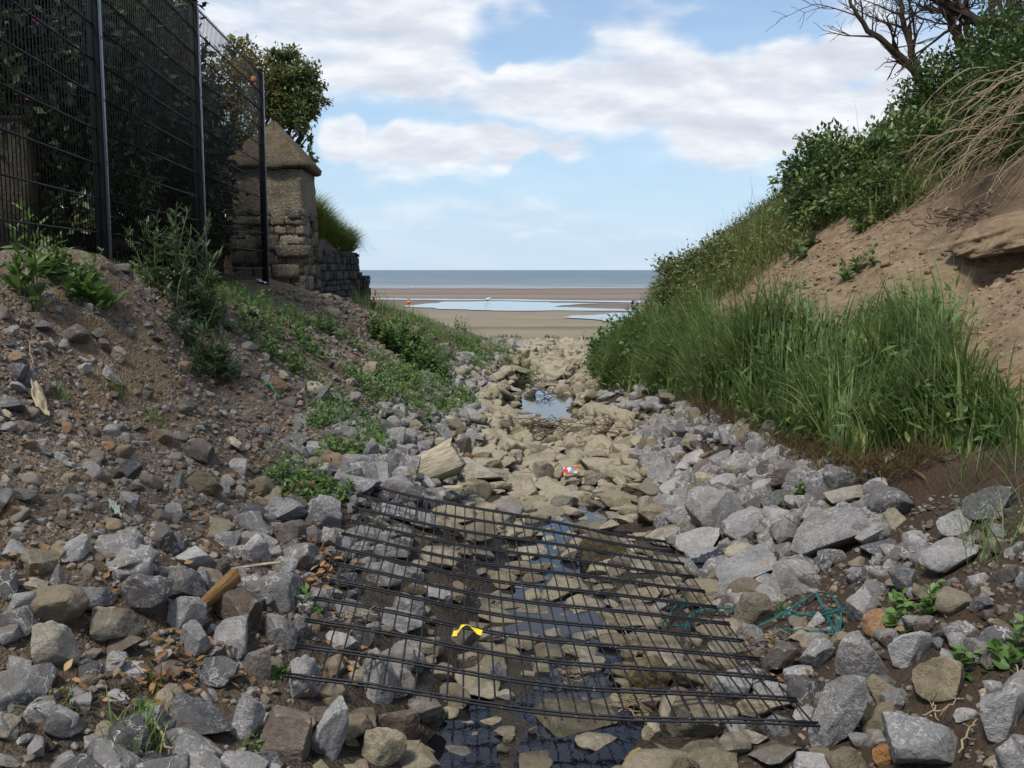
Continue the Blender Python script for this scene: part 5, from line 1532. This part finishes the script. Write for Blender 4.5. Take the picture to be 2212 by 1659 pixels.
WEEDS = [
    # label, px, py, h, wide, stems, leaf, per, kw
    ('tall spiny thistle standing in front of the second fence post', 398, 670, .74, .50, 26, .14, 20, dict(mat='thistle', name='thistle', cat='thistle', narrow=True, upright=.55, lean=.28)),
    ('shorter dark thistle growing in the gully below the tall thistle', 438, 800, .46, .42, 20, .12, 16, dict(mat='thistle', name='thistle', cat='thistle', narrow=True, lean=.45, thi=.6)),
    ('tall single-stemmed weed with a flower spike at the left edge of the bank top', 62, 660, .62, .14, 6, .12, 20, dict(width=.3, upright=.7, lean=.12, thi=.7)),
    ('bushy pale green weed on the bank top between the spike weed and the first post', 150, 618, .24, .30, 26, .07, 14, dict(width=.42)),
    ('broad dock leaves sprouting on the gravel crest below the first fence post', 195, 645, .12, .20, 10, .15, 6, dict(name='dock', cat='dock', width=.36, upright=.5, lean=.7, thi=.95, tlo=.4)),
    ('mixed green weed clump right of the tall thistle, below the third post', 510, 695, .24, .95, 90, .06, 14, dict(lean=.5)),
    ('ragged weed strip on the bank edge running down from the fence end', 590, 700, .20, 1.0, 80, .06, 13, dict(lean=.5, tlo=.3)),
    ('small weed clump with yellowing leaves on the gravel below the pillar', 690, 715, .26, .60, 36, .065, 12, dict(lean=.4, tlo=.3, thi=1)),
    ('dense dark green bush on the left bank, right of the gravel slope', 885, 775, .46, 1.0, 90, .09, 26, dict(name='weed_bush', cat='bush', lean=.5, thi=.65)),
    ('pale green weeds spread over the foot of the left bank near the beach', 1070, 775, .26, 1.5, 90, .07, 14, dict(lean=.5, tlo=.4)),
    ('low weed clump among grey rocks left of the stream pools', 975, 860, .24, .75, 50, .06, 14, dict(lean=.5)),
    ('green and yellow weeds among the stones above the driftwood', 850, 880, .18, .95, 46, .05, 11, dict(lean=.6, tlo=.3)),
    ('small green weed tuft between pale boulders halfway up the left bank', 775, 830, .18, .34, 24, .055, 12, dict(lean=.5)),
    ('weed patch on the stones directly above the far left corner of the fallen panel', 745, 990, .19, .42, 30, .055, 12, dict(lean=.5)),
    ('bright green low weed patch left of the far end of the fallen panel', 672, 1068, .13, .52, 60, .055, 13, dict(lean=.7, tlo=.35)),
    ('leafy weed growing by the left edge of the fallen panel', 655, 1325, .13, .16, 9, .050, 10, dict(width=.6, tlo=.4)),
    ('small ferny seedling on bare soil near the bottom left corner', 118, 1530, .07, .16, 14, .024, 12, dict(width=.6, lean=.8, tlo=.4)),
    ('weed with one large heart-shaped leaf above the dead branch at the bottom', 318, 1575, .10, .07, 5, .060, 5, dict(width=.8, upright=.8, tlo=.5)),
    ('weed shoot at the near left corner of the fallen panel', 608, 1462, .07, .06, 4, .042, 6, dict(width=.55, tlo=.4)),
    ('thin weed sprouting between the boulders at the bottom, left of the pale slab', 545, 1640, .08, .12, 6, .035, 5, dict(width=.5)),
    ('orache weed on the dark soil right of the rusty orange stone', 1985, 1330, .15, .24, 10, .055, 10, dict(width=.7, tlo=.35, lean=.5)),
    ('orache weed at the right edge with pale new leaves', 2140, 1425, .16, .26, 11, .058, 10, dict(width=.65, tlo=.4, lean=.5)),
    ('small orache seedling at the tip of the big tilted slab', 1868, 1160, .08, .13, 7, .045, 7, dict(width=.7)),
    ('small weed growing up through the blue-green twine', 1680, 1330, .09, .07, 5, .04, 8, dict(width=.4, tlo=.4)),
    ('tiny weed in front of the big upright boulder on the right', 1945, 1575, .05, .08, 5, .032, 6, dict(width=.6)),
    ('low weeds straddling the stones left of the tall grass mound', 1470, 905, .17, .50, 24, .05, 10, dict(lean=.6, tlo=.4)),
    ('small weed among grey stones below the straw-coloured grass', 1720, 1075, .10, .22, 9, .045, 8, dict(width=.6, tlo=.3)),
    ('broad pale leaves poking out at the foot of the tall grass', 1870, 905, .28, .22, 6, .13, 5, dict(name='dock', cat='dock', width=.8, tlo=.6, thi=1, upright=.7)),
    ('ragwort shoots growing on the bare sand slope', 1840, 600, .26, .35, 10, .09, 8, dict(width=.5, tlo=.2)),
    ('coltsfoot leaves trailing down the bare sand below the brambles', 1735, 545, .16, .40, 9, .13, 6, dict(width=.85, tlo=.2, thi=.6, mat='bramble')),
    ('short weed tuft on the sand just above the tall grass', 1690, 650, .16, .45, 12, .05, 9, dict(tlo=.1, thi=.6)),
    ('brown dried dock stalk on the edge of the bank below the wall end', 815, 675, .34, .18, 8, .06, 12, dict(mat='dead_leaf', name='dried_dock', cat='dock', upright=1.2, lean=.15, width=.4, thi=.5)),
    ('dark upright weed on the last hump of the left bank, against the beach', 1000, 715, .40, .45, 14, .075, 11, dict(lean=.3)),
    ('low green tuft at the beach edge straight ahead', 1100, 722, .16, .8, 22, .07, 10, dict()),
    ('small green tuft on the beach sand right of the others', 1195, 722, .16, .5, 12, .07, 9, dict()),
]
for i, (lab, px, py, h, wd, st, lf, per, kw) in enumerate(WEEDS):
    weed(lab, px, py, h, wd, st, lf, per, seed=i, **kw)
# grass tufts on the left bank, each one a plant
def tuft(label, px, py, n, h, wide, seed, mat='grass', bend=.8, name='grass_tuft', lean=.25):
    r = np.random.default_rng(seed + 900)
    g = hit(px, py)
    mb = MB()
    q = np.sqrt(r.random(n)) * wide / 2; a = r.uniform(0, 6.28, n)
    x = g.x + q * np.cos(a); y = g.y + q * np.sin(a)
    P = np.c_[x, y, H(x, y, False) - .01]
    blades(mb, P, np.clip(r.normal(h, h * .3, n), h * .3, h * 1.7), r.uniform(.003, .006, n) * (1 + h), np.abs(r.normal(lean, .25, n)), np.abs(r.normal(bend, .4, n)), np.clip(r.normal(.55, .22, n), 0, 1), r)
    o = mb.build(name, M[mat])
    set_props(o, label, 'grass tuft')
tuft('small yellowish grass tuft stuck to the bare earth face on the left', 252, 850, 90, .07, .07, 1, 'bright_grass')
tuft('thin grass tuft in the gully floor below the eroded earth face', 335, 915, 60, .09, .13, 2)
tuft('grass sprig beside the pale fabric scrap on the left bank', 132, 862, 40, .08, .06, 3)
tuft('grass patch on the crest between the first post and the tall thistle', 320, 610, 500, .10, .7, 4)
tuft('dense grass patch below the third post on the bank edge', 560, 660, 900, .15, .9, 5)
tuft('grass growing along the bank rim below the wall, above the dark bush', 870, 690, 900, .24, 1.5, 6)
tuft('short grass on the low hump where the left bank meets the beach', 950, 720, 700, .22, 1.2, 7)
tuft('pale grass strip on the bank foot beside the stream mouth', 1080, 760, 900, .22, 1.5, 8, 'bright_grass')
tuft('long loose grass blades arching over the boulders at the right edge', 2165, 1190, 48, .28, .30, 9, 'grass', 1.0)
tuft('tall grass clump on the soil at the right edge below the sand', 2180, 990, 120, .26, .5, 10)
tuft('lone grass blades beside the large heart-shaped leaf', 345, 1500, 12, .16, .05, 11, 'bright_grass', .3)
tuft('dry grass wisps between the boulders by the dead branch', 290, 1625, 90, .14, .16, 12, 'grass', 1.1)
tuft('faded grass tuft at the foot of the tall spiny thistle', 470, 640, 300, .12, .45, 13)
# low herbs creeping between the stones of both banks
r = np.random.default_rng(45)
HB = [(620, 720), (760, 700), (840, 690), (980, 730), (1060, 800), (1000, 880), (900, 930), (760, 1010), (640, 1080), (560, 1010), (700, 880), (640, 800)]
P = scatter(HB, 1500, (-3, .2, 4.5, 20), r, lambda x, yy: sstep(fbm(x * 1.7, yy * 1.7, 91, 3), .0, .35))
mb = MB()
k = 9
PP = np.repeat(P, k, 0) + np.c_[r.normal(0, .035, (len(P) * k, 2)), np.abs(r.normal(.03, .03, len(P) * k))] * (1 + .05 * np.repeat(P[:, 1:2], k, 0))
leaves(mb, PP, r.normal(size=(len(PP), 3)) + (0, 0, .4), r.normal(size=(len(PP), 3)) * .4 + (0, -.2, 1), r.uniform(.02, .055, len(PP)), r.uniform(.01, .028, len(PP)), r.uniform(.1, .9, len(PP)))
o = mb.build('creeping_herbs', M['weed']); o['kind'] = 'stuff'
# fallen leaves
def litter(spots, n, seed):
    r = np.random.default_rng(seed)
    mb = MB()
    for (px, py, rx, ry, c) in spots:
        for _ in range(c):
            g = hit(px + r.normal(0, rx), py + r.normal(0, ry))
            p = np.array(g) + (0, 0, r.uniform(.008, .05))
            leaves(mb, p[None], np.array([[r.normal(), r.normal(), r.normal(0, .35)]]), np.array([[r.normal(0, .5), r.normal(0, .5), 1]]), r.uniform(.030, .062), r.uniform(.014, .026), r.random(), True)
    o = mb.build('fallen_leaves', M['dead_leaf']); o['kind'] = 'stuff'
litter([(690, 1215, 28, 40, 150), (600, 1090, 50, 25, 60), (560, 1240, 60, 40, 40), (430, 1430, 60, 40, 70), (350, 1510, 70, 30, 60), (760, 1430, 30, 40, 30), (120, 1540, 80, 30, 25), (20, 1240, 30, 20, 14),
        (300, 1260, 80, 40, 20), (1480, 1010, 60, 40, 10), (700, 960, 80, 50, 25), (640, 830, 90, 60, 25), (690, 1480, 20, 30, 16), (1650, 1450, 60, 40, 12)], 0, 3)

# ------------------------------------------------------------------ drift and litter
def sheet_obj(name, label, cat, pts_fn, nu, nv, mat, thick=.0015, kind=None):
    V = []
    for i in range(nu):
        for j in range(nv):
            V.append(pts_fn(i / (nu - 1), j / (nv - 1)))
    F = [(i * nv + j, (i + 1) * nv + j, (i + 1) * nv + j + 1, i * nv + j + 1) for i in range(nu - 1) for j in range(nv - 1)]
    o = mesh_np(name, V, [F], mat, None, None, True)
    sm = o.modifiers.new('thickness', 'SOLIDIFY'); sm.thickness = thick
    return set_props(o, label, cat)
def grain_mat(name, lo, hi, axis=(1, 1, 1)):
    m, t, b = new_mat(name)
    tcn = t.node('ShaderNodeTexCoord').outputs['Object']
    n = t.noise(t.vmath('MULTIPLY', tcn, axis), 1.0, 6, .7, .4)
    n2 = t.noise(tcn, 90, 3, .6)
    col = t.mix(t.smooth(n, .32, .68), lo, hi)
    col = t.mix(t.smooth(n2, .55, .75, 0, .4), col, tuple(x * .35 for x in lo))
    put(t, b, col, .85, t.bump(t.math('ADD', n, t.math('MULTIPLY', n2, .3)), .8, .02), .2)
    return m
M['driftwood'] = grain_mat('driftwood', (.26, .22, .15), (.52, .465, .35), (7, 75, 75))
M['brown_wood'] = grain_mat('brown_wood', (.11, .060, .024), (.25, .15, .065), (9, 80, 80))
def wood_chunk(name, label, px, py, l, w_, h, rz, tilt, mat, seed, taper=.6, roll=0.0, lift=.0):
    """split log: half-round section with a splintered end"""
    r = np.random.default_rng(seed)
    g = hit(px, py)
    n = 26
    sec = [(-.5, -.45), (-.2, -.5), (.25, -.5), (.5, -.35), (.46, .05), (.30, .30), (.05, .47), (-.22, .5), (-.46, .25)]
    m = len(sec)
    V = []
    for i in range(n):
        t = i / (n - 1)
        s = taper + (1 - taper) * t
        for k, (a, b) in enumerate(sec):
            e = (.035 * (vnoise(k * 2.7, seed) - .5) * 2 if i == 0 else 0) + (.16 * (vnoise(k * 1.9, seed + 3) - .5) * 2 if i == n - 1 else 0)
            V.append(((t - .5 + e) * l, a * w_ * s * (1 + .10 * fbm(t * 3, k * 1.3, seed, 3)), b * h * s * (1 + .12 * fbm(t * 4, k * 1.7, seed + 9, 3)) + h * .45))
    V.append((-.5 * l, 0, h * .4)); V.append((.5 * l, 0, h * .4))
    i = np.arange(n - 1)[:, None] * m; j = np.arange(m)[None]; k = (j + 1) % m
    F4 = np.stack([i + j, i + k, i + m + k, i + m + j], -1).reshape(-1, 4)
    F3 = [(n * m, q2, q1) for q1, q2 in zip(range(m), list(range(1, m)) + [0])] + [(n * m + 1, (n - 1) * m + q1, (n - 1) * m + q2) for q1, q2 in zip(range(m), list(range(1, m)) + [0])]
    o = mesh_np(name, V, [F4, F3], mat)
    o.location = (g.x, g.y, g.z + lift)
    o.rotation_euler = (R(roll), R(tilt), R(rz))
    bv = o.modifiers.new('bevel', 'BEVEL'); bv.width = .004; bv.segments = 1
    return set_props(o, label, 'driftwood')
wood_chunk('driftwood_log', 'pale split driftwood chunk wedged above the far edge of the fallen panel', 942, 1052, .40, .26, .24, 30, -16, M['driftwood'], 5, .74, -30, .04)
wood_chunk('driftwood_splinter', 'thin pale wood splinter lying just below the big driftwood chunk', 965, 1078, .24, .05, .035, 4, 0, M['driftwood'], 8, .8, 0, .06)
wood_chunk('wood_block', 'orange-brown broken wood block resting on rocks left of the panel', 478, 1335, .17, .065, .05, 52, -28, M['brown_wood'], 12, .75, 10, .09)
def bark_strip():
    g = hit(545, 1262)
    sheet_obj('bark_strip', 'long curved strip of pale bark on fallen leaves left of the panel', 'bark', lambda u, v: (g.x + (u - .5) * .24, g.y + (v - .5) * .022 + .03 * math.sin(u * 2.4), g.z + .055 + .03 * u - .012 * abs(v - .5)), 16, 4, M['driftwood'], .006)
bark_strip()
STICKS = [  # label, points (photo), radius, lift, tint
    ('thin straight dead stick lying on the gravel above the left weed patch', [(538, 938), (600, 962), (665, 995)], .006, .03, .75),
    ('brown dead stick lying across the soil at the bottom left edge', [(30, 1552), (100, 1560), (168, 1556)], .006, .03, .4),
    ('pale bare branch rising out of the grass wisps at the bottom', [(318, 1560), (332, 1590), (345, 1615), (372, 1660)], .007, .05, .95),
    ('short dead stick between grey boulders beside the leaf pile', [(618, 1094), (632, 1110), (648, 1128)], .005, .07, .6),
    ('dry stick poking up past the leaf pile to the panel edge', [(665, 1235), (690, 1215), (718, 1180)], .005, .06, .6),
    ('white root trailing over the soil in front of the mossy boulder on the right', [(2008, 1512), (2040, 1518), (2085, 1524)], .0035, .02, 1.0),
    ('short white root pointing down towards the bottom right boulder', [(2010, 1516), (2018, 1550), (2026, 1582)], .0035, .02, 1.0),
    ('pale twig crossing the bottom right boulder', [(1990, 1612), (2030, 1592), (2072, 1570)], .0035, .09, .9),
    ('straw-like stalk standing at the bottom right corner', [(2072, 1655), (2090, 1615), (2108, 1580)], .004, .04, .95),
    ('pale stalk at the right edge above the grey boulder', [(2194, 1458), (2200, 1500), (2208, 1545)], .0035, .03, .95),
    ('forked pale stick poking through the right part of the panel', [(1318, 1362), (1345, 1400), (1362, 1432)], .004, .10, .95),
    ('thin pale stick leaning under the panel beside the forked stick', [(1398, 1405), (1385, 1425), (1370, 1450)], .004, .06, .95),
    ('reddish dead stick lying on the soil below the straw-coloured grass', [(1800, 1098), (1870, 1092), (1935, 1082)], .004, .02, .45),
    ('bleached stick standing by the grey stones under the tall grass', [(1900, 1035), (1920, 1010), (1935, 985)], .004, .04, .95),
    ('curved dry stalk on the upper left bank', [(30, 725), (60, 745), (72, 790), (66, 822)], .0035, .03, .9),
    ('thin dry stem on the earth face above the dark embedded rock', [(180, 935), (210, 1000), (232, 1055)], .0035, .02, .6),
]
for k, (lab, pts, rad, lift, ti) in enumerate(STICKS):
    g = [np.array(hit(*p)) + (0, 0, lift) for p in pts]
    G = np.array(g)
    t = np.linspace(0, 1, len(G)); tt = np.linspace(0, 1, 11)
    Q = np.stack([np.interp(tt, t, G[:, c]) for c in range(3)], -1) + np.random.default_rng(k).normal(0, .004, (11, 3))
    mb = MB(); mb.tube(Q, np.linspace(rad, rad * .5, 11), 6, ti)
    for s in range(2):
        i = 3 + s * 4
        mb.tube(limb(Q[i], Q[i] + np.random.default_rng(k * 3 + s).normal(0, .03, 3) + (0, 0, .02), 5, .1, k), np.linspace(rad * .5, rad * .25, 5), 5, ti)
    set_props(mb.build('stick', M['twig']), lab, 'stick')
def twig_tangle(label, px, py, n, size, lift, tint, seed):
    r = np.random.default_rng(seed); g = np.array(hit(px, py)) + (0, 0, lift)
    mb = MB()
    for k in range(n):
        a = r.uniform(0, 6.28); d = np.array([math.cos(a), math.sin(a) * .7, r.uniform(-.05, .35)]) * size * r.uniform(.4, 1)
        c = g + r.normal(0, size * .25, 3) * (1, 1, .2)
        mb.tube(limb(c - d * .5, c + d * .5, 7, .16, seed * 50 + k), np.linspace(.003, .0014, 7) * (1 + size), 4, np.clip(tint + r.normal(0, .12), 0, 1))
    set_props(mb.build('twig_tangle', M['twig']), label, 'twigs')
twig_tangle('dark wiry twig tangle on the soil by the heart-shaped leaf', 285, 1520, 26, .13, .03, .05, 1)
twig_tangle('brown brushwood caught on dry stones across the stream bed', 1150, 945, 44, .75, .10, .35, 2)
twig_tangle('small dark twigs lying in the stream pool', 1180, 860, 16, .6, .06, .1, 3)
twig_tangle('dry root mat over the stones right of the stream', 1320, 940, 40, .7, .09, .5, 4)
twig_tangle('bleached twigs caught on stones below the near right part of the panel', 1370, 1555, 22, .17, .07, .9, 5)
twig_tangle('dry grass caught in the near edge of the fallen panel below the water', 1245, 1535, 18, .12, .16, .85, 7)
twig_tangle('wisp of dry stems snagged on the left part of the fallen panel', 770, 1400, 14, .11, .14, .9, 8)
twig_tangle('thin roots hanging on the sand below the dry bramble stems', 2080, 480, 22, .6, .05, .3, 9)
twig_tangle('fine dead stems lying by the blue-green twine', 1650, 1400, 16, .18, .03, .8, 6)
# blue-green twine
def twine():
    r = np.random.default_rng(17)
    root = empty('twine', hit(1770, 1350)[:], 'tangle of frayed blue-green fishing twine between the panel edge and the rusty stone', 'twine')
    def pt(px, py, lift=.03): return np.array(hit(px, py)) + (0, 0, lift)
    runs = [[(1480, 1385), (1500, 1340), (1600, 1330), (1680, 1345), (1760, 1345), (1860, 1325)], [(1640, 1370), (1690, 1345), (1730, 1320), (1765, 1292), (1800, 1300), (1818, 1340), (1815, 1375), (1805, 1388)],
            [(1430, 1375), (1460, 1330), (1520, 1285)], [(1440, 1380), (1490, 1375), (1500, 1350)], [(1765, 1300), (1780, 1330), (1805, 1350), (1810, 1385)], [(1690, 1330), (1720, 1345), (1770, 1350), (1830, 1330), (1872, 1322)],
            [(1680, 1378), (1720, 1380), (1790, 1382)], [(1740, 1240), (1752, 1228), (1765, 1222)], [(1595, 1345), (1600, 1310), (1640, 1285), (1680, 1280)], [(1785, 1345), (1795, 1370), (1800, 1390)], [(1470, 1330), (1540, 1338), (1640, 1340)]]
    mb = MB()
    for k, run in enumerate(runs):
        G = np.array([pt(x, y, .05 if x < 1600 else .03) for x, y in run])
        t = np.linspace(0, 1, len(G)); tt = np.linspace(0, 1, 30)
        for s in range(5):
            Q = np.stack([np.interp(tt, t, G[:, c]) for c in range(3)], -1)
            ker = np.ones(5) / 5
            for c in range(3):
                Q[2:-2, c] = np.convolve(Q[:, c], ker, 'valid')
            off = np.stack([.010 * fbm(tt * 5 + s * 7, tt * 0 + k, 33 + c, 2) for c in range(3)], -1)
            off[:, 2] = np.abs(off[:, 2])
            mb.tube(Q + off, .0021, 4, r.random())
    mb.build('strand', M['twine'], root)
M['twine'] = tint_mat('twine', [(0, (.006, .075, .075)), (.6, (.020, .15, .145)), (1, (.06, .24, .22))], .55)
twine()
# yellow tape tied on the panel
M['yellow'] = plain('yellow_tape', (.78, .56, .015), .45, .4, 0, .12, 40, .3)
def tape():
    tgt = Vector(at(1008, 1371, 1))
    best = min(((s, t) for s in np.linspace(.1, .9, 120) for t in np.linspace(.02, .6, 90)), key=lambda q: sum((a - b) ** 2 for a, b in zip(to_photo(*PANEL(*q)), (1000, 1372))))
    p = PANEL(*best)
    def f(u, v):
        # down the wire, over it and out to the side
        if u < .45:
            k = u / .45
            c = Vector((-.020 - .012 * (1 - k), -.045 + .065 * k, .012 + .006 * math.sin(k * 3)))
            wdir = Vector((.016, .003, .006 * math.sin(9 * k)))
        else:
            k = (u - .45) / .55
            c = Vector((-.020 + .095 * k, .020 + .012 * math.sin(4 * k), .018 + .012 * math.sin(5 * k)))
            wdir = Vector((.003, .019, .010 * math.cos(7 * k)))
        return p + c + wdir * (v - .5) * 1.35
    sheet_obj('tape', 'bright yellow strip of plastic tape knotted on the fallen panel', 'tape', f, 22, 5, M['yellow'], .0015)
tape()
# crumpled snack packet
def packet():
    m, t, b = new_mat('printed_foil')
    tcn = t.node('ShaderNodeTexCoord').outputs['Object']
    v = t.voro(t.vmath('ADD', tcn, t.vmath('SCALE', t.noise(tcn, 25, 2, .5, out=1), .05)), 32, out='Color')
    s_ = t.node('ShaderNodeSeparateColor'); t.put(s_.inputs[0], v)
    col = t.ramp(s_.outputs[0], [(0, (.42, .03, .03)), (.35, (.55, .12, .03)), (.55, (.62, .40, .06)), (.68, (.05, .12, .42)), (.82, (.05, .35, .40)), (.93, (.6, .6, .6))], 'CONSTANT')
    put(t, b, col, .28, None, .6)
    g = hit(1232, 1046)
    def f(u, v):
        x = (u - .5) * .14; y = (v - .5) * .09
        puff = .020 * math.sin(math.pi * u) * math.sin(math.pi * v)
        z = .085 + puff + .010 * float(fbm(u * 6, v * 6, 55, 3)) + .045 * v
        c, s = math.cos(.25), math.sin(.25)
        return (g.x + x * c - y * s, g.y + x * s + y * c, g.z + z + .02 * u)
    sheet_obj('snack_packet', 'crumpled red and blue snack packet on buff stones beside the stream', 'packet', f, 20, 14, m, .004)
packet()
def rag(name, label, cat, px, py, l, w_, rz, mat, seed, lift=.03, slope=.3):
    g = hit(px, py)
    c, s = math.cos(R(rz)), math.sin(R(rz))
    def f(u, v):
        x = (u - .5) * l; y = (v - .5) * w_ * (1 - .45 * abs(u - .5) + .25 * float(fbm(u * 4, 0.5, seed, 2)))
        X, Y = g.x + x * c - y * s, g.y + x * s + y * c
        return (X, Y, max(ground(X, Y), g.z - .1) + lift + .022 * float(fbm(u * 5, v * 4, seed + 4, 3)) + .012)
    return sheet_obj(name, label, cat, f, 26, 12, mat, .003)
M['fabric'] = plain('dirty_fabric', (.36, .30, .20), .9, .1, 0, .4, 35, .8)
M['pale_plastic'] = plain('pale_green_plastic', (.34, .38, .32), .5, .4, 0, .3, 40, .4)
M['black_plastic'] = plain('black_plastic_sheet', (.012, .016, .026), .3, .5, 0, .4, 30, .6)
M['green_plastic'] = plain('green_plastic', (.015, .25, .075), .4, .4, 0, .2, 40, .2)
M['white_plastic'] = plain('white_plastic', (.75, .75, .73), .5, .4, 0, .1, 40, .2)
rag('fabric_scrap', 'creased beige fabric scrap half buried in the earth at the left', 'fabric', 88, 890, .19, .065, -58, M['fabric'], 1, .035)
rag('plastic_scrap', 'torn pale green plastic scrap on the dark soil of the left bank', 'plastic', 250, 1120, .11, .035, -55, M['pale_plastic'], 2, .025)
rag('plastic_sheet', 'black plastic sheet poking out between stones at the right edge of the panel', 'plastic', 1528, 1232, .16, .09, 15, M['black_plastic'], 3, .06)
rag('plastic_strap', 'bright green plastic strap lying on the gravel of the left bank', 'strap', 587, 850, .15, .012, -32, M['green_plastic'], 4, .025)
rag('wrapper', 'small white wrapper on the gravel in front of the last fence post', 'litter', 566, 613, .12, .07, 10, M['white_plastic'], 5, .02)
rag('plastic_bag', 'white plastic bag lying by the green weeds at the stream mouth', 'litter', 1186, 777, .30, .2, 10, M['white_plastic'], 6, .06)
# a gull and a buoy out on the wet sand
def beach_spot(px, py):
    a, b = uv_dir(px, py); d = 40.0
    for _ in range(25): d = (float(beach_z(0, d)) - CAM_H) / b
    return (a * d, d, float(beach_z(0, d)))
def gull(label, px, py, scale=1.0, flip=1):
    p = beach_spot(px, py)
    root = empty('gull', p, label, 'bird')
    mb = MB(); c = np.array(p)
    body = [(-.20, .20), (-.12, .22), (0, .235), (.10, .25), (.16, .31), (.20, .345), (.24, .345)]
    mb.tube([c + np.array([flip * x * scale, 0, z * scale]) for x, z in body], np.array([.012, .05, .085, .075, .042, .045, .015]) * scale, 10, .9)
    mb.build('body', M['gull_white'], root, True)
    mb = MB()
    mb.tube([c + np.array([flip * x * scale, 0, z * scale]) for x, z in ((-.27, .20), (-.15, .255), (0, .285), (.08, .29))], np.array([.008, .045, .06, .02]) * scale, 8, .5)
    mb.build('wing', M['gull_grey'], root, True)
    mb = MB(); mb.tube([c + np.array([flip * x * scale, 0, z * scale]) for x, z in ((.24, .345), (.30, .335))], np.array([.014, .004]) * scale, 6); mb.build('beak', M['ochre_paint'], root)
    for s in (-.03, .03):
        mb = MB(); mb.tube([c + np.array([0, s, 0]), c + np.array([0, s, .18 * scale])], .009 * scale, 5); mb.build('leg', M['ochre_paint'], root)
M['gull_white'] = plain('white_feathers', (.78, .78, .76), .7)
M['gull_grey'] = plain('grey_feathers', (.30, .32, .34), .7)
M['ochre_paint'] = plain('yellow_beak', (.55, .33, .04), .5)
gull('white gull standing at the edge of the largest tidal pool', 1053, 653, .95)
gull('distant pale gull on the far sand bank near the waterline', 892, 623.5, .9, -1)
def buoy():
    p = beach_spot(883, 657)
    root = empty('buoy', p, 'small orange mooring buoy stranded on the sand left of the pools', 'buoy')
    mb = MB(); c = np.array(p)
    a = np.linspace(-1.35, 1.35, 9)
    mb.tube([c + (0, 0, .12 + .13 * math.sin(q)) for q in a], .13 * np.cos(a), 12); mb.build('float', M['orange'], root, True)
    mb = MB(); mb.tube([c + (0, 0, .23), c + (0, 0, .32)], .02, 6); mb.tube([c + (.0, 0, .34) + np.array([.06 * math.cos(q), 0, .06 * math.sin(q)]) for q in np.linspace(0, 6.28, 12)], .014, 5); mb.build('ring', M['black_steel'], root)
M['orange'] = plain('orange_buoy', (.75, .16, .03), .5)
buoy()

# ------------------------------------------------------------------ labels for the stones: look, then what they lie beside
MARKS = [('the yellow tape', 1008, 1371), ('the snack packet', 1232, 1033), ('the pale driftwood chunk', 940, 1030), ('the orange-brown wood block', 476, 1318), ('the blue-green twine', 1780, 1335),
         ('the black plastic sheet', 1528, 1226), ('the beige fabric scrap', 88, 884), ('the torn green plastic scrap', 250, 1118), ('the green strap', 587, 848), ('the near left panel corner', 622, 1462),
         ('the near right panel corner', 1762, 1577), ('the far left panel corner', 784, 1056), ('the far right panel corner', 1436, 1166), ('the pale bark strip', 545, 1258), ('the heart-shaped leaf', 318, 1535),
         ('the stream pools', 1170, 880), ('the straw-coloured grass', 1830, 1020), ('the right edge orache weed', 2145, 1395), ('the bright green weed patch', 672, 1050), ('the dark green bush', 885, 740),
         ('the brushwood in the stream', 1148, 935), ('the tall thistle', 395, 640), ('the spike weed', 62, 640), ('the bottom right corner of the view', 2190, 1640), ('the bottom left corner of the view', 20, 1640),
         ('the brown stick at bottom left', 100, 1556), ('the hanging leafy clump', 1300, 830), ('the loose grass at the right edge', 2165, 1170), ('the middle of the near panel edge', 1180, 1520), ('the ochre stone by the water', 1372, 1629),
         ('the pale split driftwood splinter', 990, 1085), ('the leaf pile by the panel', 690, 1210)]
WORD = dict(grey='white-veined grey', dark='dark grey', buff='buff', mossy='mossy brown', brown='brown', rust='rusty orange', pale='pale cream', ochre='bright ochre')
ORD = ['', 'second ', 'third ', 'fourth ', 'fifth ', 'sixth ', 'seventh ', 'eighth ', 'ninth ', 'tenth ', 'eleventh ', 'twelfth ']
cells = {}
for (o, kind, px, py, w_, h_) in STONE_OBJS:
    mk = min(MARKS, key=lambda q: math.hypot(q[1] - px, q[2] - py) + (1e6 if math.hypot(q[1] - px, q[2] - py) < 8 else 0))
    dx_, dy_ = px - mk[1], py - mk[2]
    if abs(dx_) > abs(dy_): side = 'to the right of' if dx_ > 0 else 'to the left of'
    else: side = 'in front of' if dy_ > 0 else 'beyond'
    shp = 'slab' if w_ > 1.75 * h_ else ('upright stone' if h_ > 1.2 * w_ else 'stone')
    cells.setdefault((kind, shp, side, mk[0]), []).append((math.hypot(dx_, dy_), o, w_ * h_))
for (kind, shp, side, mk), lst in cells.items():
    lst.sort(key=lambda q: q[0])
    for i, (d, o, ar) in enumerate(lst):
        size_w = 'large ' if ar > 14000 else ('small ' if ar < 1500 else '')
        pre = ORD[i] + ('nearest ' if len(lst) > 1 else '')
        lab = f'{pre}{size_w}{WORD[kind]} {shp} {side} {mk}' if len(lst) > 1 else f'{size_w}{WORD[kind]} {shp} {side} {mk}'
        set_props(o, lab.strip(), 'stone', 'stones lying in the gully')
